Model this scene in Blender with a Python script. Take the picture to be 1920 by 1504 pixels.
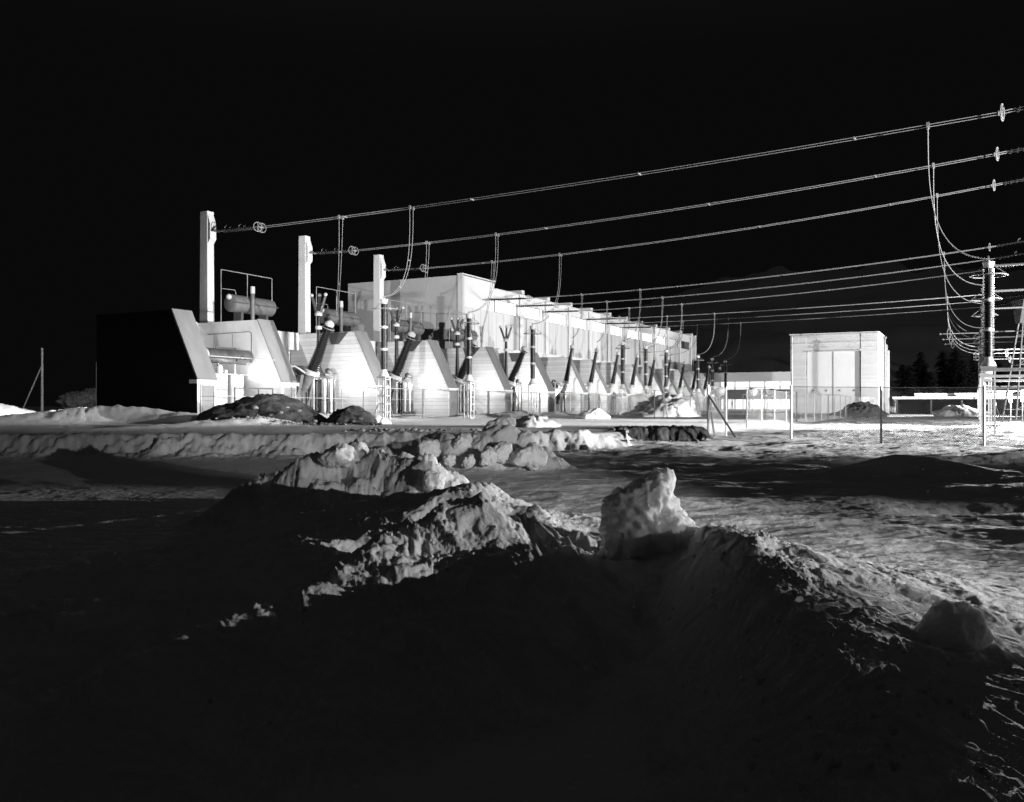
import bpy, bmesh, math, random
import numpy as np
from mathutils import Vector, Matrix, noise as mnoise

# ------------------------------------------------------------------ set-up
for o in list(bpy.data.objects): bpy.data.objects.remove(o)
SC = bpy.context.scene
COL = SC.collection
R = math.radians
random.seed(7)

CAMZ = 0.9
FPX = 1684.0                       # focal length in pixels of a 1920-wide picture
cd = bpy.data.cameras.new('camera'); cam = bpy.data.objects.new('camera', cd); COL.objects.link(cam)
cam.location = (0, 0, CAMZ); cam.rotation_euler = (R(90), 0, 0)
cd.sensor_width = 36; cd.lens = 36*FPX/1920
cd.shift_y = (760.8-752)/1920
cd.clip_start = 0.05; cd.clip_end = 3000
SC.camera = cam

SC.view_settings.view_transform = 'Standard'; SC.view_settings.look = 'None'
SC.view_settings.exposure = 0; SC.view_settings.gamma = 1
SC.cycles.use_denoising = True
SC.cycles.max_bounces = 5; SC.cycles.diffuse_bounces = 3; SC.cycles.glossy_bounces = 2
SC.cycles.transparent_max_bounces = 12
SC.cycles.sample_clamp_indirect = 4
SC.cycles.caustics_reflective = False; SC.cycles.caustics_refractive = False

# night sky: almost black at the horizon, added unseen glow overhead fills the snow's shade
W = bpy.data.worlds.new('World'); SC.world = W; W.use_nodes = True
nt = W.node_tree; bg = nt.nodes['Background']
tc = nt.nodes.new('ShaderNodeTexCoord'); sx = nt.nodes.new('ShaderNodeSeparateXYZ')
rp = nt.nodes.new('ShaderNodeValToRGB')
nt.links.new(tc.outputs['Generated'], sx.inputs[0]); nt.links.new(sx.outputs['Z'], rp.inputs[0])
nt.links.new(rp.outputs[0], bg.inputs[0])
rp.color_ramp.elements[0].position = 0.35; rp.color_ramp.elements[0].color = (.0028, .0028, .0028, 1)
rp.color_ramp.elements[1].position = 0.95; rp.color_ramp.elements[1].color = (.0145, .0145, .0145, 1)
bg.inputs[1].default_value = 1.0

# plant frame: u runs along the row of transformer bays, v from the yard back to the hall
A = Vector((.4587, .8886, 0)); B = Vector((-.8886, .4587, 0)); ROT = math.atan2(.8886, .4587)
def uv(u, v, z=0.): return A*u + B*v + Vector((0, 0, z))

def light(name, kind, loc, power, aim=None, cone=60, blend=.5, size=.3, parent=None):
    l = bpy.data.lights.new(name, kind); l.energy = power
    if kind == 'SPOT': l.spot_size = R(cone); l.spot_blend = blend; l.shadow_soft_size = size
    elif kind == 'POINT': l.shadow_soft_size = size
    elif kind == 'AREA': l.size = size
    o = bpy.data.objects.new(name, l); COL.objects.link(o); o.location = loc
    if aim is not None: o.rotation_euler = (Vector(aim)-Vector(loc)).to_track_quat('-Z', 'Y').to_euler()
    if parent: o.parent = parent
    return o
# yard floodlights with added fill spots among them (all out of the picture)
light('floodlight_west', 'SPOT', (-7.7, 2, .8), 105000, aim=(-14.5, 94, 13.2), cone=17, blend=.5, size=.12)
light('floodlight_yard', 'SPOT', (58, 12, 3.2), 460000, aim=(-2, 78, 8), cone=72, blend=.5, size=.25)
light('fill_far', 'SPOT', (56, 88, 4.2), 80000, aim=(16, 128, 10), cone=90, blend=.5, size=.3)  # added flood, brightens the far stretch of the hall facade
light('floodlight_low', 'SPOT', (36, 62, 2.35), 125000, aim=(7, 10, -1), cone=40, blend=.6, size=.15)
light('floodlight_side', 'SPOT', (60, 8.8, 2.6), 105000, aim=(-3, 10.9, -.1), cone=13, blend=.45, size=.08)
light('fill_heap', 'SPOT', (14, -6, 1.4), 8000, aim=(-2.0, 17, -.1), cone=25, blend=.8, size=.06)  # added fill aimed at the faces of the snow heaps
light('fill_berm', 'SPOT', (16, -9, 3), 17000, aim=(-5, 25.8, -.1), cone=15, blend=.8, size=.1)  # added spot lighting only the snow berm of the plateau
light('fill_low_building', 'SPOT', tuple(uv(118, -12, 5)), 70000, aim=tuple(uv(150, 32, 4)), cone=45, blend=.6, size=.2)  # added spot that brightens the front of the low building
light('fill_apron', 'SPOT', (47, 44, 15), 170000, aim=(3, 53, -1), cone=31, blend=.6, size=.2)  # added flood to whiten the plateau snow before the bays
light('fill_hall_end', 'SPOT', (80, 132, 4), 90000, aim=(30, 148, 9), cone=60, blend=.6, size=.2)  # added spot lifting the dim far end of the hall

# ------------------------------------------------------------------ materials
MATS = {}
def mat(name, g, rough=.7, metal=0., spec=.4, var=0., vscale=3., bump=0., bscale=20., boards=None, groove=.7, panels=None, stretch=None, emit=0., sss=0.):
    m = bpy.data.materials.new(name); m.use_nodes = True; n = m.node_tree.nodes; L = m.node_tree.links
    p = n['Principled BSDF']; p.inputs['Roughness'].default_value = rough; p.inputs['Metallic'].default_value = metal
    p.inputs['Specular IOR Level'].default_value = spec
    p.inputs['Base Color'].default_value = (g, g, g, 1)
    tc = n.new('ShaderNodeTexCoord'); mp = n.new('ShaderNodeMapping'); L.new(tc.outputs['Object'], mp.inputs[0])
    if stretch: mp.inputs['Scale'].default_value = stretch
    if var:
        t = n.new('ShaderNodeTexNoise'); t.inputs['Scale'].default_value = vscale; t.inputs['Detail'].default_value = 6; t.inputs['Roughness'].default_value = .65
        L.new(mp.outputs[0], t.inputs['Vector'])
        mr = n.new('ShaderNodeMapRange'); mr.inputs[1].default_value = .3; mr.inputs[2].default_value = .7
        mr.inputs[3].default_value = g*(1-var); mr.inputs[4].default_value = min(.95, g*(1+var*.5))
        L.new(t.outputs[0], mr.inputs[0]); col = mr.outputs[0]
    else:
        v = n.new('ShaderNodeValue'); v.outputs[0].default_value = g; col = v.outputs[0]
    h = None
    if boards:                                   # grooves between horizontal boards, each board a little different
        s = n.new('ShaderNodeSeparateXYZ'); L.new(tc.outputs['Object'], s.inputs[0])
        d = n.new('ShaderNodeMath'); d.operation = 'DIVIDE'; d.inputs[1].default_value = boards; L.new(s.outputs['Z'], d.inputs[0])
        f = n.new('ShaderNodeMath'); f.operation = 'FRACT'; L.new(d.outputs[0], f.inputs[0])
        g1 = n.new('ShaderNodeMath'); g1.operation = 'GREATER_THAN'; g1.inputs[1].default_value = .1; L.new(f.outputs[0], g1.inputs[0])
        fl = n.new('ShaderNodeMath'); fl.operation = 'FLOOR'; L.new(d.outputs[0], fl.inputs[0])
        wn = n.new('ShaderNodeTexWhiteNoise'); wn.noise_dimensions = '1D'; L.new(fl.outputs[0], wn.inputs['W'])
        m1 = n.new('ShaderNodeMapRange'); m1.inputs[3].default_value = .86; m1.inputs[4].default_value = 1.0; L.new(wn.outputs[0], m1.inputs[0])
        m2 = n.new('ShaderNodeMapRange'); m2.inputs[3].default_value = groove; m2.inputs[4].default_value = 1.0; L.new(g1.outputs[0], m2.inputs[0])
        x1 = n.new('ShaderNodeMath'); x1.operation = 'MULTIPLY'; L.new(m1.outputs[0], x1.inputs[0]); L.new(m2.outputs[0], x1.inputs[1])
        x2 = n.new('ShaderNodeMath'); x2.operation = 'MULTIPLY'; L.new(x1.outputs[0], x2.inputs[0]); L.new(col, x2.inputs[1])
        col = x2.outputs[0]; h = g1.outputs[0]
    if panels:                                   # upright panel joints along local x
        s = n.new('ShaderNodeSeparateXYZ'); L.new(tc.outputs['Object'], s.inputs[0])
        d = n.new('ShaderNodeMath'); d.operation = 'DIVIDE'; d.inputs[1].default_value = panels; L.new(s.outputs['X'], d.inputs[0])
        f = n.new('ShaderNodeMath'); f.operation = 'FRACT'; L.new(d.outputs[0], f.inputs[0])
        g1 = n.new('ShaderNodeMath'); g1.operation = 'GREATER_THAN'; g1.inputs[1].default_value = .06; L.new(f.outputs[0], g1.inputs[0])
        m2 = n.new('ShaderNodeMapRange'); m2.inputs[3].default_value = .7; m2.inputs[4].default_value = 1.0; L.new(g1.outputs[0], m2.inputs[0])
        x2 = n.new('ShaderNodeMath'); x2.operation = 'MULTIPLY'; L.new(m2.outputs[0], x2.inputs[0]); L.new(col, x2.inputs[1])
        col = x2.outputs[0]; h = g1.outputs[0]
    cmb = n.new('ShaderNodeCombineColor'); [L.new(col, cmb.inputs[i]) for i in range(3)]
    L.new(cmb.outputs[0], p.inputs['Base Color'])
    nrm = None
    if h is not None:
        b = n.new('ShaderNodeBump'); b.inputs['Strength'].default_value = .5; b.inputs['Distance'].default_value = .02
        L.new(h, b.inputs['Height']); nrm = b.outputs[0]
    if bump:
        t2 = n.new('ShaderNodeTexNoise'); t2.inputs['Scale'].default_value = bscale; t2.inputs['Detail'].default_value = 8; t2.inputs['Roughness'].default_value = .7
        L.new(tc.outputs['Object'], t2.inputs['Vector'])
        b2 = n.new('ShaderNodeBump'); b2.inputs['Strength'].default_value = 1; b2.inputs['Distance'].default_value = bump
        L.new(t2.outputs[0], b2.inputs['Height'])
        if nrm: L.new(nrm, b2.inputs['Normal'])
        nrm = b2.outputs[0]
    if nrm: L.new(nrm, p.inputs['Normal'])
    if emit:
        p.inputs['Emission Color'].default_value = (1, 1, 1, 1); p.inputs['Emission Strength'].default_value = emit
    if sss:
        p.inputs['Subsurface Weight'].default_value = sss; p.inputs['Subsurface Radius'].default_value = (.15, .15, .15); p.inputs['Subsurface Scale'].default_value = 1
    MATS[name] = m; return m
mat('snow', .78, .85, spec=.15, var=.10, vscale=1.6, bump=.03, bscale=9)
mat('snow_packed', .76, .85, spec=.15, var=.12, vscale=5, bump=.015, bscale=30)
mat('snow_block', .8, .8, spec=.2, var=.06, vscale=6, bump=.012, bscale=26, sss=.4)
mat('earth', .07, .95, spec=.1, var=.6, vscale=4, bump=.05, bscale=9)
mat('concrete', .70, .85, spec=.2, var=.10, vscale=1.3, bump=.004, bscale=30)
mat('board_concrete', .70, .85, spec=.2, var=.08, vscale=1.2, boards=.30)
mat('slope_sheet', .23, .7, spec=.3, var=.30, vscale=.7, stretch=(1, .25, .25))
mat('end_shade_black', .012, .9, spec=.05, var=.3)
mat('hall_panel', .60, .8, spec=.2, var=.10, vscale=.5, stretch=(2.5, 2.5, .15), panels=1.75)
mat('hall_end', .50, .8, spec=.2, var=.10, vscale=.4)
mat('hall_trim', .68, .7, spec=.2, var=.05)
mat('window_lit', .8, .3, emit=.95)
mat('window_pale', .5, .2, emit=.35)
mat('window_dark', .05, .15, spec=.6)
mat('porcelain', .012, .38, spec=.45)
mat('porcelain_grey', .10, .22, spec=.7)
mat('steel', .38, .45, metal=.3, var=.15, vscale=8)
mat('steel_dark', .10, .5, metal=.3, var=.3, vscale=6)
mat('wire', .24, .75, metal=0.)
mat('paint_light', .52, .5, var=.08, vscale=2)
mat('paint_grey', .15, .5, var=.25, vscale=2)
mat('paint_dark', .07, .5, var=.4, vscale=3)
mat('door', .22, .6, var=.2, vscale=2)
mat('recess_shade', .09, .8, var=.2)
mat('tube', .9, .5, emit=60)
mat('tube_yard', .9, .5, emit=40)
mat('bark', .04, .9, var=.4)
mat('needles', .03, .9, var=.5, vscale=1)
mat('snowy_stone', .22, .9, spec=.1, var=.6, vscale=9)
mat('wood_grey', .05, .9, var=.4, vscale=6)
mat('shed_board', .46, .85, spec=.2, var=.08, vscale=1.5, boards=.22, groove=.9)
mat('shed_door', .50, .6, spec=.2, var=.06, vscale=.8)
mat('portal', .24, .85, spec=.2, var=.2, vscale=2)
mat('low_wall', .55, .8, var=.08)
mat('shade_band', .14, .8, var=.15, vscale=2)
def chain_link():
    m = bpy.data.materials.new('chain_link'); m.use_nodes = True; n = m.node_tree.nodes; L = m.node_tree.links
    p = n['Principled BSDF']; p.inputs['Base Color'].default_value = (.4, .4, .4, 1); p.inputs['Roughness'].default_value = .5
    tr = n.new('ShaderNodeBsdfTransparent'); mx = n.new('ShaderNodeMixShader')
    tc = n.new('ShaderNodeTexCoord'); s = n.new('ShaderNodeSeparateXYZ'); L.new(tc.outputs['Object'], s.inputs[0])
    outs = []
    for op in ('ADD', 'SUBTRACT'):
        a = n.new('ShaderNodeMath'); a.operation = op; L.new(s.outputs['X'], a.inputs[0]); L.new(s.outputs['Z'], a.inputs[1])
        d = n.new('ShaderNodeMath'); d.operation = 'DIVIDE'; d.inputs[1].default_value = .085; L.new(a.outputs[0], d.inputs[0])
        f = n.new('ShaderNodeMath'); f.operation = 'FRACT'; L.new(d.outputs[0], f.inputs[0])
        g = n.new('ShaderNodeMath'); g.operation = 'LESS_THAN'; g.inputs[1].default_value = .095; L.new(f.outputs[0], g.inputs[0]); outs.append(g)
    x = n.new('ShaderNodeMath'); x.operation = 'MAXIMUM'; L.new(outs[0].outputs[0], x.inputs[0]); L.new(outs[1].outputs[0], x.inputs[1])
    L.new(x.outputs[0], mx.inputs[0]); L.new(tr.outputs[0], mx.inputs[1]); L.new(p.outputs[0], mx.inputs[2])
    L.new(mx.outputs[0], n['Material Output'].inputs[0]); MATS['chain_link'] = m
chain_link()

# ------------------------------------------------------------------ mesh builder
class MB:
    def __init__(s): s.v = []; s.f = []; s.sm = []
    def add(s, vs, fs, smooth=False):
        o = len(s.v); s.v += [tuple(x) for x in vs]; s.f += [tuple(i+o for i in f) for f in fs]; s.sm += [smooth]*len(fs); return s
    def box(s, x0, x1, y0, y1, z0, z1):
        return s.add([(x0,y0,z0),(x1,y0,z0),(x1,y1,z0),(x0,y1,z0),(x0,y0,z1),(x1,y0,z1),(x1,y1,z1),(x0,y1,z1)],
                     [(3,2,1,0),(4,5,6,7),(0,1,5,4),(1,2,6,5),(2,3,7,6),(3,0,4,7)])
    def prism(s, poly, x0, x1):          # poly of (y, z), extruded along x
        n = len(poly); vs = [(x0, y, z) for y, z in poly]+[(x1, y, z) for y, z in poly]
        return s.add(vs, [tuple(range(n)), tuple(range(2*n-1, n-1, -1))]+[(i, i+n, (i+1) % n+n, (i+1) % n) for i in range(n)])
    def beam(s, p, q, w, h=None):        # rectangular bar between two points
        h = h or w; p = Vector(p); q = Vector(q); d = (q-p).normalized()
        up = Vector((0, 0, 1)) if abs(d.z) < .95 else Vector((1, 0, 0))
        x = d.cross(up).normalized(); y = x.cross(d)
        vs = [c+x*(w/2*i)+y*(h/2*j) for c in (p, q) for i, j in ((-1,-1),(1,-1),(1,1),(-1,1))]
        return s.add(vs, [(0,1,2,3),(7,6,5,4),(0,4,5,1),(1,5,6,2),(2,6,7,3),(3,7,4,0)])
    def lathe(s, p, q, prof, n=14, smooth=True):   # prof: (t 0..1 along p->q, radius)
        p = Vector(p); q = Vector(q); d = (q-p).normalized()
        up = Vector((0, 0, 1)) if abs(d.z) < .95 else Vector((1, 0, 0))
        x = d.cross(up).normalized(); y = x.cross(d)
        vs = []; fs = []
        for t, r in prof:
            c = p+(q-p)*t
            for k in range(n):
                a = 2*math.pi*k/n; vs.append(c+x*(r*math.cos(a))+y*(r*math.sin(a)))
        for i in range(len(prof)-1):
            for k in range(n): fs.append((i*n+k, i*n+(k+1) % n, (i+1)*n+(k+1) % n, (i+1)*n+k))
        fs.append(tuple(range(n-1, -1, -1))); fs.append(tuple((len(prof)-1)*n+k for k in range(n)))
        return s.add(vs, fs, smooth)
    def cyl(s, p, q, r0, r1=None, n=12): return s.lathe(p, q, [(0, r0), (1, r0 if r1 is None else r1)], n)
    def sheds(s, p, q, r0, r1, count, depth=.07, n=16):
        prof = []
        for i in range(count):
            t = i/count; r = r0+(r1-r0)*t; d = 1/count
            prof += [(t, r-depth), (t+.45*d, r-depth), (t+.55*d, r), (t+.72*d, r), (t+.98*d, r-depth)]
        prof.append((1, r1-depth)); return s.lathe(p, q, prof, n)
    def ball(s, c, r, n=10):
        prof = [((1-math.cos(math.pi*i/n))/2, max(.001, r*math.sin(math.pi*i/n))) for i in range(n+1)]
        c = Vector(c); return s.lathe(c-Vector((0,0,r)), c+Vector((0,0,r)), prof, n+4)
    def path(s, pts, r, n=6, closed=False, up=None):
        pts = [Vector(p) for p in pts]; m = len(pts); vs = []; fs = []; x = None
        for i, p in enumerate(pts):
            a = pts[(i-1) % m] if (closed or i > 0) else p; b = pts[(i+1) % m] if (closed or i < m-1) else p
            d = (b-a).normalized()
            if up is not None: x = d.cross(up).normalized()
            elif x is None: x = d.cross(Vector((0, 0, 1)) if abs(d.z) < .9 else Vector((0, 1, 0))).normalized()
            else: x = (x-d*x.dot(d)).normalized()
            y = x.cross(d)
            for k in range(n):
                t = 2*math.pi*k/n; vs.append(p+x*(r*math.cos(t))+y*(r*math.sin(t)))
        for i in range(m if closed else m-1):
            j = (i+1) % m
            for k in range(n): fs.append((i*n+k, i*n+(k+1) % n, j*n+(k+1) % n, j*n+k))
        return s.add(vs, fs, True)
    def ring(s, c, axis, R_, r, n=24, m=6):
        d = Vector(axis).normalized(); up = Vector((0, 0, 1)) if abs(d.z) < .9 else Vector((1, 0, 0))
        x = d.cross(up).normalized(); y = x.cross(d); c = Vector(c)
        return s.path([c+x*(R_*math.cos(2*math.pi*k/n))+y*(R_*math.sin(2*math.pi*k/n)) for k in range(n)], r, m, True, d)
    def build(s, name, m, parent=None, bevel=0.):
        me = bpy.data.meshes.new(name); me.from_pydata(s.v, [], s.f); me.update()
        bm = bmesh.new(); bm.from_mesh(me); bmesh.ops.recalc_face_normals(bm, faces=bm.faces); bm.to_mesh(me); bm.free()
        if any(s.sm): me.polygons.foreach_set('use_smooth', s.sm)
        me.materials.append(MATS[m] if isinstance(m, str) else m)
        o = bpy.data.objects.new(name, me); COL.objects.link(o)
        if parent: o.parent = parent
        if any(s.sm):
            md = o.modifiers.new('edges', 'EDGE_SPLIT'); md.split_angle = R(40)
        if bevel:
            b = o.modifiers.new('bevel', 'BEVEL'); b.width = bevel; b.segments = 2; b.limit_method = 'ANGLE'
        return o

def tag(o, label=None, cat=None, group=None, kind=None):
    if label: o['label'] = label
    if cat: o['category'] = cat
    if group: o['group'] = group
    if kind: o['kind'] = kind
    return o
def empty(name, loc=(0, 0, 0), rz=ROT):
    o = bpy.data.objects.new(name, None); COL.objects.link(o); o.location = loc; o.rotation_euler = (0, 0, rz); o.empty_display_size = .3
    return o
def dup(o, parent=None):
    c = o.copy(); COL.objects.link(c)
    if parent: c.parent = parent
    for ch in list(o.children): dup(ch, c)
    return c
ORD = ['first','second','third','fourth','fifth','sixth','seventh','eighth','ninth','tenth','eleventh','twelfth','thirteenth','fourteenth','fifteenth']

# ------------------------------------------------------------------ terrain
def vnoise(x, y, seed=0):
    """gradient noise, about -1..1"""
    xi = np.floor(x).astype(np.int64); yi = np.floor(y).astype(np.int64); xf = x-xi; yf = y-yi
    def g(a, b, fx, fy):
        n = (a*374761393+b*668265263+seed*974634777) & 0xFFFFFFFF
        n = ((n ^ (n >> 13))*1274126177) & 0xFFFFFFFF; n = n ^ (n >> 16)
        t = (n & 0xFFFF)*(2*math.pi/65536.0); return np.cos(t)*fx+np.sin(t)*fy
    sx_ = xf*xf*xf*(xf*(xf*6-15)+10); sy_ = yf*yf*yf*(yf*(yf*6-15)+10)
    a = g(xi, yi, xf, yf); b = g(xi+1, yi, xf-1, yf); c = g(xi, yi+1, xf, yf-1); d = g(xi+1, yi+1, xf-1, yf-1)
    return (a+(b-a)*sx_+(c-a)*sy_+(a-b-c+d)*sx_*sy_)*1.5
def fbm(x, y, octv=5, seed=0, gain=.5, ridged=False):
    s = 0; a = 1.; t = 0
    for i in range(octv):
        c, sn = math.cos(.6*i), math.sin(.6*i)
        n = vnoise((x*c-y*sn)*2**i+17.3*i, (x*sn+y*c)*2**i-9.1*i, seed+i)
        if ridged: n = 1-2*np.abs(n)
        s = s+a*n; t += a; a *= gain
    return s/t
def sstep(a, b, x):
    t = np.clip((x-a)/(b-a), 0, 1); return t*t*(3-2*t)
def P(x, y, Y): return ((x-960)/FPX*Y, Y, CAMZ-(y-760.8)/FPX*Y)
def ridge(X, Y, pts, slope_l, slope_r, jitter=0, power=1.0):
    """height field of a heap whose crest follows pts (x, y, z)"""
    best = np.full(X.shape, -9.)
    for (x0, y0, z0), (x1, y1, z1) in zip(pts[:-1], pts[1:]):
        dx, dy = x1-x0, y1-y0; L2 = dx*dx+dy*dy
        t = np.clip(((X-x0)*dx+(Y-y0)*dy)/L2, 0, 1)
        px, py = x0+t*dx, y0+t*dy; d = np.hypot(X-px, Y-py)+1e-6
        side = sstep(-.6, .6, (dx*(Y-py)-dy*(X-px))/(math.sqrt(L2)*d))
        sl = slope_r+(slope_l-slope_r)*side
        best = np.maximum(best, z0+t*(z1-z0)-sl*(np.sqrt(d*d+.012)-.11))
    return best

CREST = [P(-250,1420,3.7), P(0,1345,3.95), P(230,1245,4.3), P(500,1142,4.97), P(700,1028,5.75), P(800,972,6.3), P(885,936,6.6), P(960,962,6.8), P(1040,1012,6.9),
         P(1120,1040,6.9), P(1190,1050,6.8)]
CREST_R = [P(1190,1050,6.8), P(1270,1030,6.8), P(1330,1002,6.8), P(1400,1020,6.3), P(1470,1110,5.1), P(1550,1195,4.2), P(1612,1290,3.6), P(1655,1400,3.1), P(1700,1560,2.6)]
CREST2 = [P(420,1085,6.3), P(560,1040,7.), P(700,990,7.8), P(800,945,8.5), P(890,908,9.1), P(960,950,9.0), P(1060,1000,8.4)]
HEAPL = [P(140,1010,10.5), P(330,950,11.6), P(470,903,12.6), P(600,855,13.7)]
HEAPB = [P(585,862,13.6), P(610,846,13.8), P(660,842,14), P(740,856,13.6), P(800,872,13.2), P(832,915,12.9)]
HEAPA = [P(700,846,24), P(790,835,23.5), P(860,818,23), P(930,797,23), P(975,812,23), P(1015,840,22.5)]
APRON = [P(1670,1222,4.6), P(1760,1205,4.5), P(1850,1208,4.5), P(2000,1260,4.4)]
HOUT = {}
def edge_Y(X): return np.interp(X, [-60, -14, -2, 1, 3.9, 4.5, 6, 7.6, 8.4, 12, 80], [26, 26.2, 26.8, 28.6, 29.6, 35.6, 36.6, 36.2, 38, 44, 50])
def H(X, Y):
    V = .4587*Y-.8886*X
    base = np.interp(Y, [0, 10, 32, 45, 60], [-.92, -.90, -.5, -.27, -.24])
    base = base+.035*fbm(X*.25, Y*.25, 4, 5)*sstep(5, 12, Y)
    # rolling swells of wind-packed snow, longer across the view
    rip = fbm(X*.30, Y*.62, 4, 11)*.16*sstep(7, 13, Y)*(1-sstep(60, 90, Y))*sstep(-3, 2, X)
    rip2 = fbm(X*1.0+.3*Y, Y*2.6, 4, 21, .55, True)*.028
    fine = fbm(X*5, Y*8, 3, 31, .6)*.012
    leftd = sstep(-1.2, -3.5, X-.0*Y)
    z = base+rip+(rip2+fine)*(1-.35*leftd)
    # plateau in front of the bays, its ragged ploughed edge
    jit = fbm(X*.7, Y*.7, 5, 41, .6)*.9
    s1 = sstep(-.5, .7, Y-edge_Y(X)+jit)
    s2 = sstep(10.2, 11.6, V+jit*.6)
    pl = s1*s2
    ptop = -.05+.02*fbm(X*.5, Y*.5, 3, 44)+np.interp(Y, [26, 40, 60, 200], [0, 0, .04, .1])
    lip = np.exp(-((Y-edge_Y(X)-.55)/.45)**2)*(.05+.25*np.abs(fbm(X*1.1, Y*1.3, 5, 51, .6)))*s2*(X < 4.2)
    z = z*(1-pl)+(ptop+.012*fbm(X*3, Y*5, 3, 45))*pl+lip
    berm = np.exp(-((Y-edge_Y(X)+.15)/.9)**2)*(.02+.30*np.abs(fbm(X*1.4, Y*1.8, 5, 52, .6))+.09*fbm(X*2.6, Y*3, 5, 53, .6))*s2*(X < 4.2)*(X > -30)
    z = z+berm
    # trench in the snow beyond the plateau lip
    # heaps
    wx = X+.35*fbm(X*1.3, Y*1.3, 3, 91); wy = Y+.35*fbm(X*1.3+7, Y*1.3, 3, 92)
    mask = sstep(-.25, .45, fbm(X*1.1, Y*1.1, 3, 93)); mask2 = sstep(-.1, .5, fbm(X*2.1+3, Y*2.1, 3, 94))
    lump = fbm(wx*1.5, wy*1.5, 6, 61, .5)*.22+mask2*np.abs(fbm(wx*5, wy*5, 4, 62, .55))*.10
    lumpS = fbm(wx*2.0, wy*2.0, 6, 63, .48)*.14+mask*np.abs(fbm(wx*6, wy*6, 4, 64, .55))*.06
    rocky = mask*np.abs(fbm(wx*4.2, wy*4.2, 4, 65, .55))*.12
    grain = np.abs(fbm(wx*9, wy*9, 4, 98, .65))*.045-.012
    lumpS = lumpS+grain; lump = lump+grain
    near = np.exp(-(ridge(X, Y, [(a, b, 0) for a, b, c in CREST_R], 1, 1)/.32)**2)
    nearL = np.exp(-(ridge(X, Y, [(a, b, 0) for a, b, c in CREST], 1, 1)/.22)**2)
    rg = nearL*.07*np.abs(fbm(wx*5, wy*5, 5, 96, .6))+ridge(X, Y, CREST, .75, .75)+lumpS*.9*sstep(-2.2, -.5, X)+lumpS*.35
    rr = ridge(X, Y, CREST_R, .22, .95)+lumpS*.45+rocky*.35+fbm(wx*3-wy*.8, wx*.6+wy*1.2, 5, 66, .55, True)*.02+near*(.10*np.abs(fbm(wx*5, wy*5, 5, 95, .6))+.03)
    r2 = ridge(X, Y, CREST2, .20, .70)+lumpS*.9+rocky*.4*sstep(-1, 0, X)  # far flank spread wide, out of view, to shade the ground on the left
    hb = ridge(X, Y, HEAPB, .6, 1.05)+lump*1.5+lumpS*1.2+.12*np.abs(fbm(wx*2.6, wy*2.6, 5, 97, .6))+rocky*1.3*sstep(-3.5, -2.8, X)
    hl = ridge(X, Y, HEAPL, .3, .95)+.03*fbm(wx*2, wy*2, 4, 67)-.65
    ha = ridge(X, Y, HEAPA, .8, .8)+lump*1.3+rocky
    ap = ridge(X, Y, APRON, .30, 1.0)+lumpS*.2
    def smax(a, b, k=.10):
        h = np.clip(.5+.5*(a-b)/k, 0, 1); return b+(a-b)*h+k*h*(1-h)
    for q in (rg, rr, r2, hl, hb, ha, ap): z = smax(q, z)
    # smooth drift mounds on the right
    for (cx, cy, rx, ry, hh) in ((9.3, 20.8, 2.0, .8, .44), (9.2, 17.2, 2.4, .8, .12), (13.5, 24.5, 3, .8, .22), (4.9, 27.6, 1.6, .5, .12)):
        d = ((X-cx)/rx)**2+((Y-cy)/ry)**2; z = z+hh*np.exp(-d*1.3)
    for (cx, cy, rx, ry, hh) in ((8.6, 14.9, 1.9, .55, .42), (5.6, 35.0, 2.0, .8, .15)):
        d = ((X-cx)/rx)**2+((Y-cy)/ry)**2; z = z-hh*np.exp(-d*1.3)
    # ploughed snow on the plateau at the foot of the bays
    U = .4587*X+.8886*Y
    for (cu, cv, ru, rv, hh) in ((66, 33.6, 4, 1.1, .45), (73, 33.4, 3, 1.0, .35), (59, 33.5, 3, .8, .25), (37, 31.5, 8, 1.2, .5)):
        d = ((U-cu)/ru)**2+((V-cv)/rv)**2; z = z+hh*np.exp(-d)*(1+.5*fbm(X*1.2, Y*1.2, 4, 71))
    z = z+sstep(34.5, 35.4, U)*sstep(38, 33, V)*0
    # bank against the dark end wall and the bright heaps left of it
    for (cx, cy, rx, ry, hh) in ((-21.5, 49.5, 4.2, 1.6, .85), (-17.3, 47.5, 2.0, 1.2, .5), (-27, 50, 4, 1.5, .35)):
        d = ((X-cx)/rx)**2+((Y-cy)/ry)**2; z = z+hh*np.exp(-d)*(1+.25*fbm(X*1, Y*1, 4, 72))
    for (cx, cy, rx, ry, hh) in ((-36, 61, 3, 2.2, 1.15), (-30, 63, 3, 2, .75), (-41, 58, 3, 2, 1.25), (-26.5, 61, 2.0, 1.6, 1.05), (-33, 56, 2.5, 1.2, .4)):
        d = ((X-cx)/rx)**2+((Y-cy)/ry)**2; z = z+hh*np.exp(-d)*(1+.45*fbm(X*.9, Y*.9, 5, 73))
    # far hillside to the right and left
    hill = sstep(200, 600, Y)*70*sstep(-200, 60, X-.2*Y)+sstep(120, 300, Y)*13*sstep(20, 70, X)
    z = z+hill*(1+.25*fbm(X*.02, Y*.02, 4, 81))+sstep(130, 180, Y)*.6*fbm(X*.12, Y*.12, 4, 82)
    return z

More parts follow.
